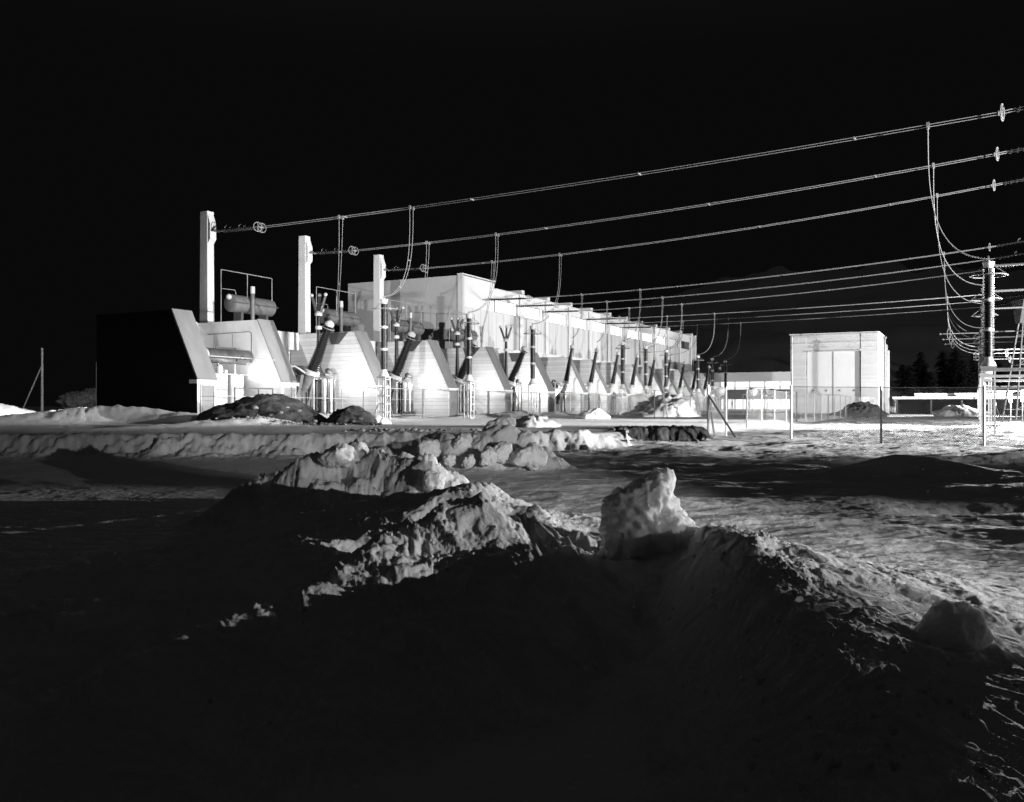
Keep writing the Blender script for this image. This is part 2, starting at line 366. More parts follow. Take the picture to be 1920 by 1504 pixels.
def grid_mesh(name, X, Y, Z, m):
    nr, nc = X.shape
    me = bpy.data.meshes.new(name); N = nr*nc
    co = np.stack([X, Y, Z], -1).reshape(-1, 3).astype(np.float32)
    i = np.arange(N).reshape(nr, nc)
    q = np.stack([i[:-1, :-1], i[:-1, 1:], i[1:, 1:], i[1:, :-1]], -1).reshape(-1, 4).astype(np.int32)
    me.vertices.add(N); me.vertices.foreach_set('co', co.ravel())
    me.loops.add(q.size); me.loops.foreach_set('vertex_index', q.ravel())
    me.polygons.add(len(q)); me.polygons.foreach_set('loop_start', np.arange(0, q.size, 4, dtype=np.int32))
    me.polygons.foreach_set('use_smooth', np.ones(len(q), bool))
    me.update(); me.validate(); me.materials.append(MATS[m])
    o = bpy.data.objects.new(name, me); COL.objects.link(o); return o
def ground_z(x, y): return float(H(np.array([float(x)]), np.array([float(y)]))[0])
def guv(u, v): p = uv(u, v); return ground_z(p.x, p.y)

rr = np.concatenate([np.geomspace(.8, 2.4, 20, endpoint=False), np.geomspace(2.4, 40, 860, endpoint=False), np.geomspace(40, 110, 130, endpoint=False), np.geomspace(110, 900, 60)])
aa = np.concatenate([np.linspace(-100, -36, 60, endpoint=False), np.linspace(-36, 36, 820), np.linspace(36, 100, 60)[1:]])
RR, AA = np.meshgrid(rr, np.radians(aa), indexing='ij')
X = RR*np.sin(AA); Y = RR*np.cos(AA)
tag(grid_mesh('snow_ground', X, Y, H(X, Y), 'snow'), kind='structure')

# ------------------------------------------------------------------ snow blocks and earth mounds
def blob(name, outline, Y, depth, m, centre=None, amp=.06, scale=4, sub=5, seed=0, power=.6):
    """lump whose outline, seen from the front, follows pixel points; real depth and size"""
    pts = [P(x, y, Y) for x, y in outline]
    cx = sum(p[0] for p in pts)/len(pts); cz = sum(p[2] for p in pts)/len(pts)
    if centre: c = P(centre[0], centre[1], Y); cx, cz = c[0], c[2]
    ang = sorted((math.atan2(p[2]-cz, p[0]-cx), math.hypot(p[0]-cx, p[2]-cz)) for p in pts)
    aa_ = [a-2*math.pi for a, r in ang]+[a for a, r in ang]+[a+2*math.pi for a, r in ang]; rr_ = [r for a, r in ang]*3
    bm = bmesh.new(); bmesh.ops.create_icosphere(bm, subdivisions=sub, radius=1)
    for v in bm.verts:
        d = v.co.normalized(); a = math.atan2(d.z, d.x); h = math.hypot(d.x, d.z)
        r = float(np.interp(a, aa_, rr_))
        sgn = 1 if d.y > 0 else -1
        q = Vector((math.cos(a)*r*h**power, depth*sgn*abs(d.y)**.9, math.sin(a)*r*h**power))
        n1 = mnoise.fractal(q*scale+Vector((seed, 0, 0)), .7, 2.1, 5)
        n2 = mnoise.ridged_multi_fractal(q*scale*2.1+Vector((seed, 3, 0)), .8, 2, 4, 1, 2)-1
        n3 = mnoise.cell(q*scale*1.3+Vector((seed, 1, 2)))
        q += d*(amp*(n1*1.1+n2*.6+(n3-.5)*.35))
        v.co = q
    me = bpy.data.meshes.new(name); bm.to_mesh(me); bm.free()
    me.polygons.foreach_set('use_smooth', [True]*len(me.polygons)); me.materials.append(MATS[m])
    o = bpy.data.objects.new(name, me); COL.objects.link(o); o.location = (cx, Y, cz); return o
def lump(name, loc, size, m, amp=.25, seed=0, sub=4, rz=0.):
    bm = bmesh.new(); bmesh.ops.create_icosphere(bm, subdivisions=sub, radius=1)
    for v in bm.verts:
        d = v.co.normalized(); q = d.copy()
        n1 = mnoise.fractal(d*1.3+Vector((seed*3.7, seed, 0)), .8, 2, 5); n2 = mnoise.cell(d*1.8+Vector((seed, 0, 0)))
        q *= 1+amp*n1+.10*n2
        q = Vector((q.x*size[0], q.y*size[1], q.z*size[2])); v.co = q
    bmesh.ops.smooth_vert(bm, verts=bm.verts, factor=.5, use_axis_x=True, use_axis_y=True, use_axis_z=True)
    me = bpy.data.meshes.new(name); bm.to_mesh(me); bm.free()
    me.polygons.foreach_set('use_smooth', [True]*len(me.polygons)); me.materials.append(MATS[m])
    o = bpy.data.objects.new(name, me); COL.objects.link(o); o.location = loc; o.rotation_euler = (0, 0, rz); return o

big = blob('snow_block', [(1126,1050),(1126,1000),(1130,955),(1150,925),(1185,900),(1215,898),(1232,884),(1252,882),(1261,905),(1258,930),(1276,955),(1300,985),(1318,1010),(1300,1060),(1230,1085),(1170,1080)],
           6.95, .24, 'snow_block', (1205, 990), .045, 4.5, 6, 3, .8)
tag(big, 'tallest jagged snow block standing upright on the crest of the near snow bank', 'snow block')
o = blob('snow_block', [(1690,1200),(1712,1180),(1745,1152),(1765,1128),(1790,1122),(1822,1138),(1842,1162),(1852,1198),(1800,1230),(1720,1230)], 4.5, .13, 'snow_block', (1775, 1190), .022, 6, 5, 9, .85)
tag(o, 'wedge shaped snow block lying alone at the right end of the foreground', 'snow block')
o = blob('snow_block', [(1385,1004),(1400,994),(1414,1000),(1422,1014),(1408,1030),(1390,1028)], 6.5, .05, 'snow_block', (1402, 1012), .01, 9, 4, 19)
tag(o, 'small pale snow lump on the bank right of the tallest block', 'snow block')
CH = [((785,800,818,824,822,800,786),(845,826,822,840,862,868,862),22.3,'rounded snow chunk at the left end of the middle chunk pile'),
      ((960,985,1012,1024,1022,985,958),(858,838,838,850,868,872,868),21.6,'squat snow chunk with a bright right side at the right end of the pile'),
      ((905,925,950,962,955,920,903),(812,790,788,806,826,830,826),23.6,'darkest chunk topping the middle snow chunk pile'),
      ((928,945,958,966,960,935,926),(795,780,780,793,806,808,806),24.3,'small dirty chunk perched highest on the middle snow pile'),
      ((850,868,880,886,880,860,848),(842,816,815,832,856,860,856),22.6,'upright pointed chunk in the left half of the middle snow pile'),
      ((905,915,925,933,928,910,900),(860,838,842,858,870,872,870),21.4,'narrow pyramid chunk at the front of the middle snow pile'),
      ((925,940,956,962,955,935,922),(850,828,828,845,866,870,866),21.8,'plump chunk leaning right in front of the middle snow pile'),
      ((880,896,905,908,900,884,876),(833,815,818,832,846,848,845),22.9,'pale chunk between the two tall chunks of the middle snow pile'),
      ((832,842,852,855,848,836,830),(862,852,852,860,872,874,870),21.9,'tiny snow lump in front of the rounded chunk'),
      ((868,878,888,890,884,872,866),(864,853,853,862,873,875,872),21.6,'tiny snow lump at the front centre of the middle snow pile'),
      ((970,990,1000,1003,995,975,966),(820,808,812,826,838,840,836),22.9,'chunk on the right shoulder of the middle snow pile')]
for i, (xs, ys, Yd, lab) in enumerate(CH):
    o = blob('snow_chunk', list(zip(xs, ys)), Yd, (max(xs)-min(xs))/FPX*Yd*.5, 'snow_block', None, .05, 3.5, 5, 30+i*7)
    tag(o, lab, 'snow chunk', 'snow chunks heaped in the middle distance')
o = blob('snow_block', [(600,856),(618,842),(640,838),(665,846),(672,862),(640,875),(606,870)], 13.6, .25, 'snow_block', None, .05, 3, 5, 61)
tag(o, 'shadowed rounded snow lump at the top left of the near left heap', 'snow block')
o = blob('snow_block', [(795,905),(806,880),(820,882),(830,910),(815,922)], 12.7, .1, 'snow_block', None, .03, 4, 5, 64)
tag(o, 'bright snow lump at the right foot of the near left heap', 'snow block')
# loose crumbs of snow scattered on the near bank: uncountable
mb = MB()
for i in range(420):
    k = random.choice([CREST_R, CREST_R, CREST_R, CREST, HEAPB, CREST2]); s = random.randrange(2, len(k)-1); t = random.random()
    x = k[s][0]+(k[s+1][0]-k[s][0])*t+random.gauss(0, .35); y = k[s][1]+(k[s+1][1]-k[s][1])*t+random.gauss(0, .35)
    r = random.choice([.004, .006, .008, .012, .018]); z = ground_z(x, y)
    n = 6; vs = []; 
    for a in range(4):
        for b in range(n):
            th = math.pi*(a+.5)/4; ph = 2*math.pi*b/n; rj = r*random.uniform(.7, 1.25)
            vs.append((x+rj*math.sin(th)*math.cos(ph), y+rj*math.sin(th)*math.sin(ph), z+r*.4+rj*math.cos(th)))
    fs = [(a*n+b, a*n+(b+1) % n, (a+1)*n+(b+1) % n, (a+1)*n+b) for a in range(3) for b in range(n)]+[tuple(range(n)), tuple(3*n+b for b in range(n-1, -1, -1))]
    mb.add(vs, fs, True)
tag(mb.build('snow_crumbs', 'snow_packed'), 'loose crumbs of snow scattered over the near snow bank', 'snow crumbs', kind='stuff')

def mound(name, outline, Y, depth, m, lab, cat, centre, amp=.12, seed=0, scale=1.2):
    o = blob(name, outline, Y, depth, m, centre, amp, scale, 5, seed, power=.75); tag(o, lab, cat); return o
mound('earth_mound', [(352,800),(372,778),(405,764),(440,756),(475,746),(515,741),(545,746),(572,760),(598,776),(622,800),(540,830),(420,830)], 46, 1.6, 'earth',
      'large dark earth mound with stones in front of the first transformer bays', 'earth mound', (490, 800), .13, 5)
mound('earth_mound', [(598,800),(615,782),(640,768),(662,763),(680,770),(700,785),(712,800),(690,815),(620,815)], 45.5, 1.1, 'earth',
      'small dark earth mound right of the large one', 'earth mound', (655, 798), .10, 15)
mound('snow_heap', [(690,795),(700,780),(716,785),(735,795),(720,806),(695,806)], 46.5, .7, 'snow_packed', 'white snow heap beside the small earth mound', 'snow heap', (712, 796), .06, 25)
mound('snow_heap', [(1165,782),(1195,768),(1215,752),(1240,744),(1265,742),(1288,750),(1302,772),(1308,785),(1240,800),(1180,795)], 76, 4.5, 'snow_packed',
      'large ridged snow heap before the small transformer bays', 'snow heap', (1240, 784), .30, 35, .8)
mound('snow_heap', [(1080,782),(1098,772),(1112,768),(1132,772),(1145,782),(1115,792)], 62, 1.2, 'snow_packed', 'low rounded snow heap at the yard fence', 'snow heap', (1112, 784), .10, 45)
mound('snow_heap', [(955,800),(975,785),(1005,780),(1030,784),(1050,798),(1010,812)], 40, 1.0, 'snow_packed', 'lumpy bright snow heap at the foot of the third insulator post', 'snow heap', (1003, 798), .10, 55)
bx, by = np.meshgrid(np.linspace(3.9, 8.6, 130), np.linspace(34.9, 38.0, 80)); 
bh = -.95+.98*sstep(34.95, 35.9, by+.35*fbm(bx*1.3, by*1.3, 4, 101))*(1-sstep(37.0, 37.9, by))*sstep(3.95, 4.25, bx)*(1-sstep(7.6, 8.5, bx))*(1+.16*fbm(bx*2.5, by*2.5, 5, 102, .6))+.05*fbm(bx*6, by*6, 3, 103)
tag(grid_mesh('shaded_bank', bx, by, bh, 'earth'), 'low bank at the edge of the bright snow, its shadowed face coloured dark', 'shaded bank')  # dark earth colour stands for the shadowed face of the cut edge
mound('earth_mound', [(1550,780),(1578,772),(1600,762),(1614,757),(1630,759),(1646,768),(1660,780),(1600,790)], 84, 2, 'earth', 'dark earth mound at the foot of the tall shed', 'earth mound', (1612, 778), .3, 75)
mound('snow_heap', [(1752,774),(1775,768),(1795,764),(1820,768),(1832,776),(1790,784)], 92, 2, 'snow_packed', 'smooth snow heap in front of the flat canopy', 'snow heap', (1792, 775), .15, 85)
mound('earth_mound', [(110,755),(130,744),(160,740),(196,738),(215,748),(190,762),(130,762)], 74, 2, 'earth', 'dark rubble mound in the bright snow left of the black wall', 'earth mound', (160, 752), .3, 95)
for i, (x, y, Yd, s) in enumerate(((478,765,44.6,.24),(526,774,44.3,.2),(508,778,44.3,.16),(438,790,44,.25),(560,770,44.6,.2),(538,765,44.9,.2),(405,785,44.2,.12),(590,790,44.5,.2),(676,785,44.6,.2),(662,790,44.4,.15))):
    p = P(x, y, Yd); o = lump('snow_lump', p, (s*.75, s*.7, s*.42), 'snowy_stone', .3, i+3, 3, i)
    tag(o, ['snowy stone high on the left half of the large earth mound','snowy stone at the right centre of the large earth mound','small snowy stone low on the large earth mound',
            'white lump at the foot of the large earth mound','snowy stone on the right slope of the large earth mound','snowy stone just under the top of the large earth mound',
            'tiny white lump at the left foot of the large earth mound','white lump in the gap between the two earth mounds','snowy stone on the right face of the small earth mound','small white lump low on the small earth mound'][i], 'snow lump', 'snowy stones on the earth mounds')

mb = MB(); rb = random.Random(12)
for (px0, px1, Yd, n_) in ((345, 625, 44.2, 170), (600, 715, 44.0, 70), (1140, 1330, 34.6, 90), (1550, 1665, 81, 40), (640, 900, 34, 60)):
    for i in range(n_):
        yy = Yd+rb.gauss(0, .7); x = (rb.uniform(px0, px1)-960)/FPX*yy; z = ground_z(x, yy); r = rb.choice([.03, .04, .06, .09, .13])
        n = 6; vs = [(x, yy, z+r*.9)]+[(x+r*rb.uniform(.7, 1.3)*math.cos(6.283*b/n), yy+r*rb.uniform(.7, 1.3)*math.sin(6.283*b/n), z+r*rb.uniform(.1, .5)) for b in range(n)]+[(x+r*1.2*math.cos(6.283*b/n), yy+r*1.2*math.sin(6.283*b/n), z-.05) for b in range(n)]
        fs = [(0, 1+b, 1+(b+1) % n) for b in range(n)]+[(1+b, 7+b, 7+(b+1) % n, 1+(b+1) % n) for b in range(n)]
        mb.add(vs, fs)
tag(mb.build('rubble', 'snowy_stone'), 'loose clods and stones strewn round the dark earth mounds', 'rubble', kind='stuff')

# ------------------------------------------------------------------ blast walls
def wall_thing(u0, u1, side, z0=0., dark=False, recess_shade=True):
    w = empty('blast_wall', uv(u0, 38.4, 0)); t = u1-u0
    prof = [(0, -1.), (0, 2.36), (2.0, 6.34), (8.0, 6.34), (8.0, -1.)]
    MB().prism(prof, 0, t).build('wall_body', side, w)
    # sloped front sheet, a little proud, and the flat coping
    MB().prism([(-.06, 2.40), (-.003, 2.36), (1.997, 6.34), (1.95, 6.40)], -.03, t+.03).build('sloped_face', 'slope_sheet', w)
    MB().box(-.12, t+.12, -.10, .5, 2.14, 2.357).build('lintel', 'concrete', w)
    d = MB().box(t*.5-.45, t*.5+.45, -.05, -.003, 0, 2.02).build('door', 'door', w)
    f = MB(); f.box(t*.5-.52, t*.5-.452, -.07, -.002, 0, 2.09); f.box(t*.5+.452, t*.5+.52, -.07, -.002, 0, 2.09); f.box(t*.5-.452, t*.5+.452, -.07, -.002, 2.022, 2.09)
    f.build('door_frame', 'steel', d)
    MB().beam((t*.5+.3, -.09, 1.0), (t*.5+.4, -.09, 1.0), .03).build('handle', 'steel_dark', d)
    if recess_shade:
        MB().prism([(2.55, 6.32), (4.4, 6.32), (4.1, 5.45), (3.4, 5.45)], -.03, -.003).build('shade_panel', 'recess_shade', w)  # dark panel paints in the shade of a recess in the wall
    if dark: MB().prism([(0.01, -1.), (0.01, 2.34), (1.99, 6.33), (8.2, 6.33), (8.2, -1.)], -.06, -.004).build('end_shade_sheet', 'end_shade_black', w)  # near-black colour stands in for the unlit outer side
    return w
WALLS = [(36.3, 37.7), (43.1, 44.5), (53.1, 54.5), (63.0, 64.4), (72.9, 74.3), (82.3, 83.9)]
wl = ['end blast wall with the black outer side at the far left', 'smooth white blast wall between the first bay and the first big tilted insulator', 'boarded blast wall under the second anchor column',
      'boarded blast wall under the third anchor column', 'fourth boarded blast wall behind the second insulator post', 'last thick blast wall behind the third insulator post']
for i, (a, b) in enumerate(WALLS):
    w = wall_thing(a, b, 'concrete' if i < 2 else 'board_concrete', dark=(i == 0), recess_shade=(i >= 2))
    tag(w, wl[i], 'blast wall', 'blast walls between the large transformer bays')
w0 = wall_thing(91.7, 92.6, 'board_concrete', recess_shade=False)
for k in range(10):
    w = w0 if k == 0 else dup(w0)
    w.location = uv(91.7+7*k, 38.4, 0)
    tag(w, f'{ORD[k]} thin blast wall of the small bays counted from the near end', 'blast wall', 'thin blast walls between the small bays')

# annex roof behind the big bays
an = empty('bay_annex', uv(37.7, 45.6)); L_ = 80.1-37.7
MB().box(0, L_, .9, 1.65, -.5, 6.2).build('rear_wall', 'concrete', an)
MB().box(0, L_, .88, 1.65, 6.203, 6.33).build('roof_deck', 'concrete', an)
for (a, b) in zip(WALLS[:-1], WALLS[1:]):
    MB().box(a[1]-37.7+.003, min(b[0]-37.7, L_)-.003, -.0, .86, 5.1, 6.41).build('parapet', 'concrete' , an)
tag(an, 'low annex with white parapets closing the backs of the large bays', 'annex')
an2 = empty('bay_annex', uv(84., 45.)); 
MB().box(0, 78, .0, 1.9, -.5, 6.9).build('rear_wall', 'board_concrete', an2)
MB().box(0, 78, -.15, 1.9, 6.903, 7.0).build('roof_deck', 'concrete', an2)
tag(an2, 'continuous low annex behind the row of small bays under the hall windows', 'annex')

# ------------------------------------------------------------------ turbine hall
HU0, HU1, HV = 80.2, 163.5, 47.
h = empty('turbine_hall', uv(HU0, HV)); HL = HU1-HU0
# facade with real openings: piers, sill wall and head wall
MB().box(.002, HL, 0, .4, 0, 11.2).build('lower_wall', 'hall_panel', h)
MB().box(6.6, HL, 0, .4, 12.6, 13.7).build('upper_wall', 'hall_trim', h)
MB().box(.002, 6.598, -.003, .4, 11.203, 14.35).build('corner_wall', 'hall_trim', h)
MB().box(6.6, HL, .9, 14.6, 13.5, 13.68).build('roof', 'hall_trim', h)
MB().box(0.002, 6.59, .4, 14.6, 14.1, 14.3).build('corner_roof', 'hall_trim', h)
MB().box(-.35, 0, -.05, 14.6, 0, 14.38).build('end_wall', 'hall_end', h)
MB().box(-.42, -.353, -.12, .5, 0, 14.45).build('corner_strip', 'hall_trim', h)
MB().box(-.45, 6.7, -.14, .55, 14.453, 14.56).build('coping', 'hall_trim', h)
MB().box(6.703, HL, -.14, .45, 13.703, 13.8).build('coping', 'hall_trim', h)
MB().box(HL, HL+.5, -.9, 14.6, 9.5, 13.9).build('end_wall', 'hall_trim', h)
MB().box(.002, HL, .9, 1.1, 0, 13.4).build('inner_wall', 'shade_band', h)
for k in range(11):
    u0 = 6.8+7*k; u1 = u0+5.3
    wk = MB().box(u0+.05, u1-.05, .12, .17, 11.25, 12.56).build('window', 'window_lit' if k < 9 else ('window_pale' if k == 9 else 'window_dark'), h)
    f = MB()
    for x in (u0, u1-.9, u1-.06): f.box(x, x+.08, .03, .118, 11.203, 12.597)
    f.box(u0+.083, u1-.903, .03, .118, 11.203, 11.27); f.box(u0+.083, u1-.903, .03, .118, 12.53, 12.597)
    f.build('window_frame', 'steel', wk)
    MB().box(u1+.022, u1+1.678, -.10, .4, 11.203, 12.597).build('pier', 'hall_trim', h)
    MB().box(u1+.45, u1+1.2, -.20, -.103, 6.2, 13.702).build('pilaster', 'hall_trim', h)
    MB().box(u1+.45, u1+1.15, -.40, 1.6, 13.803, 14.25).build('roof_rib', 'hall_trim', h)
    if k % 2 == 0: MB().cyl((u1+2.3, -.08, 7), (u1+2.3, -.08, 11.1), .05).build('downpipe', 'steel', h)
tag(h, 'long white turbine hall with a strip of lit windows under the roof', 'power station hall')
# balcony rail on the far corner of the hall
# ------------------------------------------------------------------ anchor columns
def column(u, lab, cat='anchor column'):
    c = empty('anchor_column', uv(u, 46., 6.33))
    m = MB(); m.prism([(-.30, 0), (-.26, 5.6), (-.26, 7.65), (.40, 7.65), (.46, 0)], -.30, .30)
    m.build('shaft', 'concrete', c, .03)
    m = MB(); m.prism([(-.50, 5.75), (-.50, 6.75), (-.263, 7.45), (-.263, 5.45)], -.27, .27); m.build('corbel', 'concrete', c, .02)
    m = MB(); m.beam((0, -.50, 6.35), (0, -.75, 6.35), .06); m.ring((0, -.78, 6.35), (1, 0, 0), .07, .02, 12); m.build('anchor_eye', 'steel', c)
    ld = MB(); ld.path([(.33, .35, 0), (.33, .35, 5)], .018); ld.path([(.33, .1, 0), (.33, .1, 5)], .018)
    for j in range(14): ld.path([(.33, .35, .3+.33*j), (.33, .1, .3+.33*j)], .012, 4)
    ld.build('rungs', 'steel', c)
    return tag(c, lab, cat, 'anchor columns of the first line group')
WU = [44.4, 54.3, 64.0, 84.0, 91.0, 98.0, 111., 118., 125.]
column(WU[0], 'tallest looking pale anchor column at the far left above the end bay')
column(WU[1], 'middle pale anchor column between the two others')
column(WU[2], 'rightmost anchor column in front of the hall end wall')
Z0 = [12.5, 12.5, 12.5, 12.1, 12.1, 12.1, 12.3, 12.3, 12.3]
KK = [1.1, 1.75, 2.2, 1.85, 1.85, 1.85, .75, .75, .75]
def wz(i, v): s = (41.2-v)/41.8; return Z0[i]+KK[i]*s*s*(1 if s > 0 else .2)

# ------------------------------------------------------------------ line hardware
def string(u, v0, z0, v1, z1):
    s = empty('insulator_string', uv(u, v0, z0)); L = v1-v0; n = 11
    for du in (-.2, .2):
        m = MB(); p = Vector((du, 0, 0)); q = Vector((du, L, z1-z0)); d = q-p; cnt = 16
        m.sheds(p+d*.10, p+d*.90, .10, .10, 16, .06, 10)
        m.build('insulator_chain', 'porcelain', s)
        m = MB(); m.path([p, q], .022, 5); m.build('core_rod', 'steel', s)
        for sgn in (-.12,):
            m = MB(); c = p+d*(.98+sgn*0)+Vector((0, 0, 0)); m.ring(c, (0.25, 1, 0), .30, .026, 22, 6); m.path([c+Vector((0, 0, .3)), c-Vector((0, 0, .3))], .016, 4); m.build('grading_ring', 'wire', s)
    m = MB(); m.beam((-.26, 0, 0), (.26, 0, 0), .06); m.beam((-.26, L, z1-z0), (.26, L, z1-z0), .07)
    for k in (.3, .62): 
        for du in (-.2, .2):
            c = Vector((du, L*k, (z1-z0)*k)); m.path([c+Vector((0, .25, 0)), c+Vector((0, .2, .22)), c+Vector((0, .05, .27))], .014, 4)
    m.build('yoke', 'steel', s)
    return s
order3 = ['topmost', 'middle', 'lowest']; grp = ['first', 'second', 'third']
for i, u in enumerate(WU):
    g = i//3; j = i % 3
    vs_ = 45.2 if g == 0 else 46.6
    s = string(u, vs_, Z0[i]+.1, 41.3, wz(i, 41.3))
    tag(s, ['insulator string on the far left anchor column', 'insulator string on the middle anchor column', 'insulator string on the anchor column before the hall end wall'][j] if g == 0 else
        f'insulator string tying the {order3[j]} line of the {grp[g]} line group to the hall facade', 'insulator string', 'insulator strings at the hall side')
    s = string(u, -7.2, wz(i, -.6)+.75, -.9, wz(i, -.9))
    tag(s, f'insulator string at the right end of the {order3[j]} line of the {grp[g]} line group', 'insulator string', 'insulator strings at the right hand gantry')
    # twin conductor
    c = empty('overhead_line', uv(u, 0, 0)); rad = .022 if g == 0 else .023
    for du in (-.2, .2):
        m = MB(); m.path([(du, v, wz(i, v)) for v in np.linspace(41.3, -.9, 30)], rad, 6); m.build('conductor', 'wire', c)
    for v in (34.5+j*.6, 25.5, 15.5-j, 5.):
        m = MB(); m.beam((-.22, v, wz(i, v)), (.22, v, wz(i, v)), .07); m.build('spacer', 'wire', c)
    tag(c, f'{order3[j]} twin wire line of the {grp[g]} line group running to the upper right', 'overhead line', 'overhead lines crossing the yard')

def dropper(p0, p1, lab, sag=None, r=.017, twin=.36):
    """twin lead from an overhead line p0=(u,v,z) to an apparatus p1"""
    d = empty('dropper', (0, 0, 0)); d.location = uv(*p0); a = Vector(p0)
    q = Vector(p1)-a
    n = 22; rads = []
    for s in (-twin/2, twin/2):
        pts = []
        for k in range(n+1):
            t = k/n
            if sag is None:
                w = t*t; pts.append(Vector((s*(1-.7*t)+q.x*w, q.y*w, q.z*t)))
            else:                        # hangs straight down, then swings over in a bow to the terminal
                hx = .5-.5*math.cos(math.pi*min(1, t)); 
                zz = q.z*(1-(1-t)**1.0); 
                ang = t*math.pi/2
                pts.append(Vector((s*(1-.6*t)+q.x*(1-math.cos(ang))**1.35, q.y*(1-math.cos(ang))**1.35, q.z*math.sin(ang)**.85+sag*math.sin(math.pi*t)**2*-.0)))
        m = MB(); m.path(pts, r, 6); m.build('lead', 'wire', d); rads.append(pts)
    for k in (8, 15):
        m = MB(); m.beam(rads[0][k], rads[1][k], .04); m.build('spacer', 'wire', d)
    m = MB(); m.beam((-.24, 0, .0), (-.12, 0, .0), .12, .2); m.beam((.12, 0, .0), (.24, 0, .0), .12, .2); m.build('clamp', 'wire', d)
    return tag(d, lab, 'dropper', 'leads hanging from the overhead lines')

# ------------------------------------------------------------------ insulator posts
def make_post(z0=0.):
    p = empty('insulator_post', (0, 0, 0)); zb = 2.72
    m = MB()
    for sx_ in (-.24, .24):
        for sy_ in (-.24, .24): m.beam((sx_, sy_, -.9), (sx_, sy_, zb-.18), .07)
    for k in range(6):
        z = .05+k*.48
        for sx_ in (-.24, .24): m.beam((sx_, -.24, z), (sx_, .24, z), .05)
        for sy_ in (-.24, .24): m.beam((-.24, sy_, z), (.24, sy_, z), .05)
    m.build('support_frame', 'paint_light', p)
    MB().box(-.32, .32, -.32, .32, zb-.18, zb-.1).build('base_plate', 'steel', p)
    MB().lathe((0, 0, zb-.1), (0, 0, zb+.3), [(0, .3), (.3, .29), (.75, .17), (1, .17)], 18).build('base_cone', 'paint_light', p)
    zz = [zb+.3, zb+1.42, zb+1.58, zb+2.72, zb+2.88, zb+4.18]
    for a, b in ((0, 1), (2, 3), (4, 5)): MB().sheds((0, 0, zz[a]), (0, 0, zz[b]), .235, .235, 18, .07, 18).build('insulator', 'porcelain', p)
    for a, b in ((1, 2), (3, 4)): MB().lathe((0, 0, zz[a]), (0, 0, zz[b]), [(0, .15), (.1, .15), (.25, .23), (.75, .23), (.9, .15), (1, .15)], 18).build('flange', 'paint_light', p)
    MB().lathe((0, 0, zz[5]), (0, 0, zz[5]+.34), [(0, .17), (.2, .2), (.75, .25), (.8, .25), (.82, .1), (1, .05)], 18).build('cap', 'paint_light', p)
    r = MB(); n = 8; rp_ = []
    for k in range(n): a = 2*math.pi*k/n; rp_.append((.75*math.cos(a), .75*math.sin(a), zz[5]-.32))
    r.path(rp_, .026, 6, True, Vector((0, 0, 1)))
    for k in range(0, n, 2): r.path([rp_[k], (rp_[k][0]*.25, rp_[k][1]*.25, zz[5]+.12)], .016, 5)
    r.build('corona_ring', 'wire', p)
    m = MB(); m.beam((0, 0, zz[5]+.3), (0, 0, zz[5]+.48), .05); m.beam((-.12, 0, zz[5]+.44), (.12, 0, zz[5]+.44), .05); m.build('terminal', 'wire', p)
    return p
POSTU = [43.6, 53.6, 63.6, 83.9, 90.9, 97.9, 111., 118., 125.]
post = make_post(); pl = ['insulator post standing before the hall end wall, largest on the left', 'insulator post between the second and third tilted bushings', 'insulator post above the bright lamp glow, third from the left',
  'fourth insulator post from the left, first before the small bays', 'fifth insulator post from the left', 'sixth insulator post from the left at the far end of the bays',
  'insulator post against the dark sky, first of the three by the low building', 'insulator post against the dark sky, middle of the three by the low building', 'insulator post against the dark sky, last of the three by the low building']
for i, u in enumerate(POSTU):
    p = post if i == 0 else dup(post)
    p.location = uv(u, 31, 0); p.rotation_euler = (0, 0, ROT)
    tag(p, pl[i], 'insulator post', 'insulator posts in front of the bays')
# right-hand row with their low portal frames
post_r = None
for i, u in enumerate(WU):
    p = dup(post); p.location = uv(u, -.5, 0); p.rotation_euler = (0, 0, ROT)
    tag(p, f'{ORD[i]} insulator post counted from the front in the row at the right edge', 'insulator post', 'insulator posts in the right hand row')
    if i < 7:
        f = empty('portal_frame', uv(u, -.5, 0)); 
        for vv in (-5.6,):
            for s in (-.24, .24): MB().beam((s, vv-.24, -.6), (s, vv-.24, 2.4), .09).build('leg', 'portal', f)
            for s in (-.24, .24): MB().beam((s, vv+.24, -.6), (s, vv+.24, 2.4), .09).build('leg', 'portal', f)
        MB().box(-.30, .30, -5.9, .30, 2.403, 2.53).build('cross_beam', 'portal', f)
        b = MB(); b.path([(0, -.2, 7.0), (0, -6.2, 7.0)], .055, 10); b.build('busbar', 'wire', f)
        tag(f, f'{ORD[i]} low portal frame with a busbar counted from the front at the right edge', 'portal frame', 'portal frames at the right edge')
for j, u in enumerate(WU[3:6]):
    a = empty('contact_arm', uv(u, -.5, 6.95)); MB().path([(0, .25, 0), (0, 3.1, 0)], .04, 8).build('arm_tube', 'wire', a)
    MB().ring((0, 2.5, 0), (.3, 1, 0), .42, .03, 22, 6).build('ring', 'wire', a); MB().ball((0, 3.15, 0), .08).build('contact', 'wire', a)
    tag(a, f'{["highest","middle","lowest"][j]} of the three contact arms with rings left of the right hand posts', 'contact arm', 'contact arms reaching left')
for j, u in enumerate(WU[6:9]):
    a = empty('contact_arm', uv(u, -.9, 6.6)); MB().path([(0, 0, 0), (0, -6.5, 0)], .04, 8).build('arm_tube', 'wire', a)
    MB().ring((0, -2.1-.35*j, 0), (.3, 1, 0), .42, .03, 22, 6).build('ring', 'wire', a)
    tag(a, f'{["highest","middle","lowest"][j]} of the three distant contact arms right of the right hand posts', 'contact arm', 'contact arms reaching right')

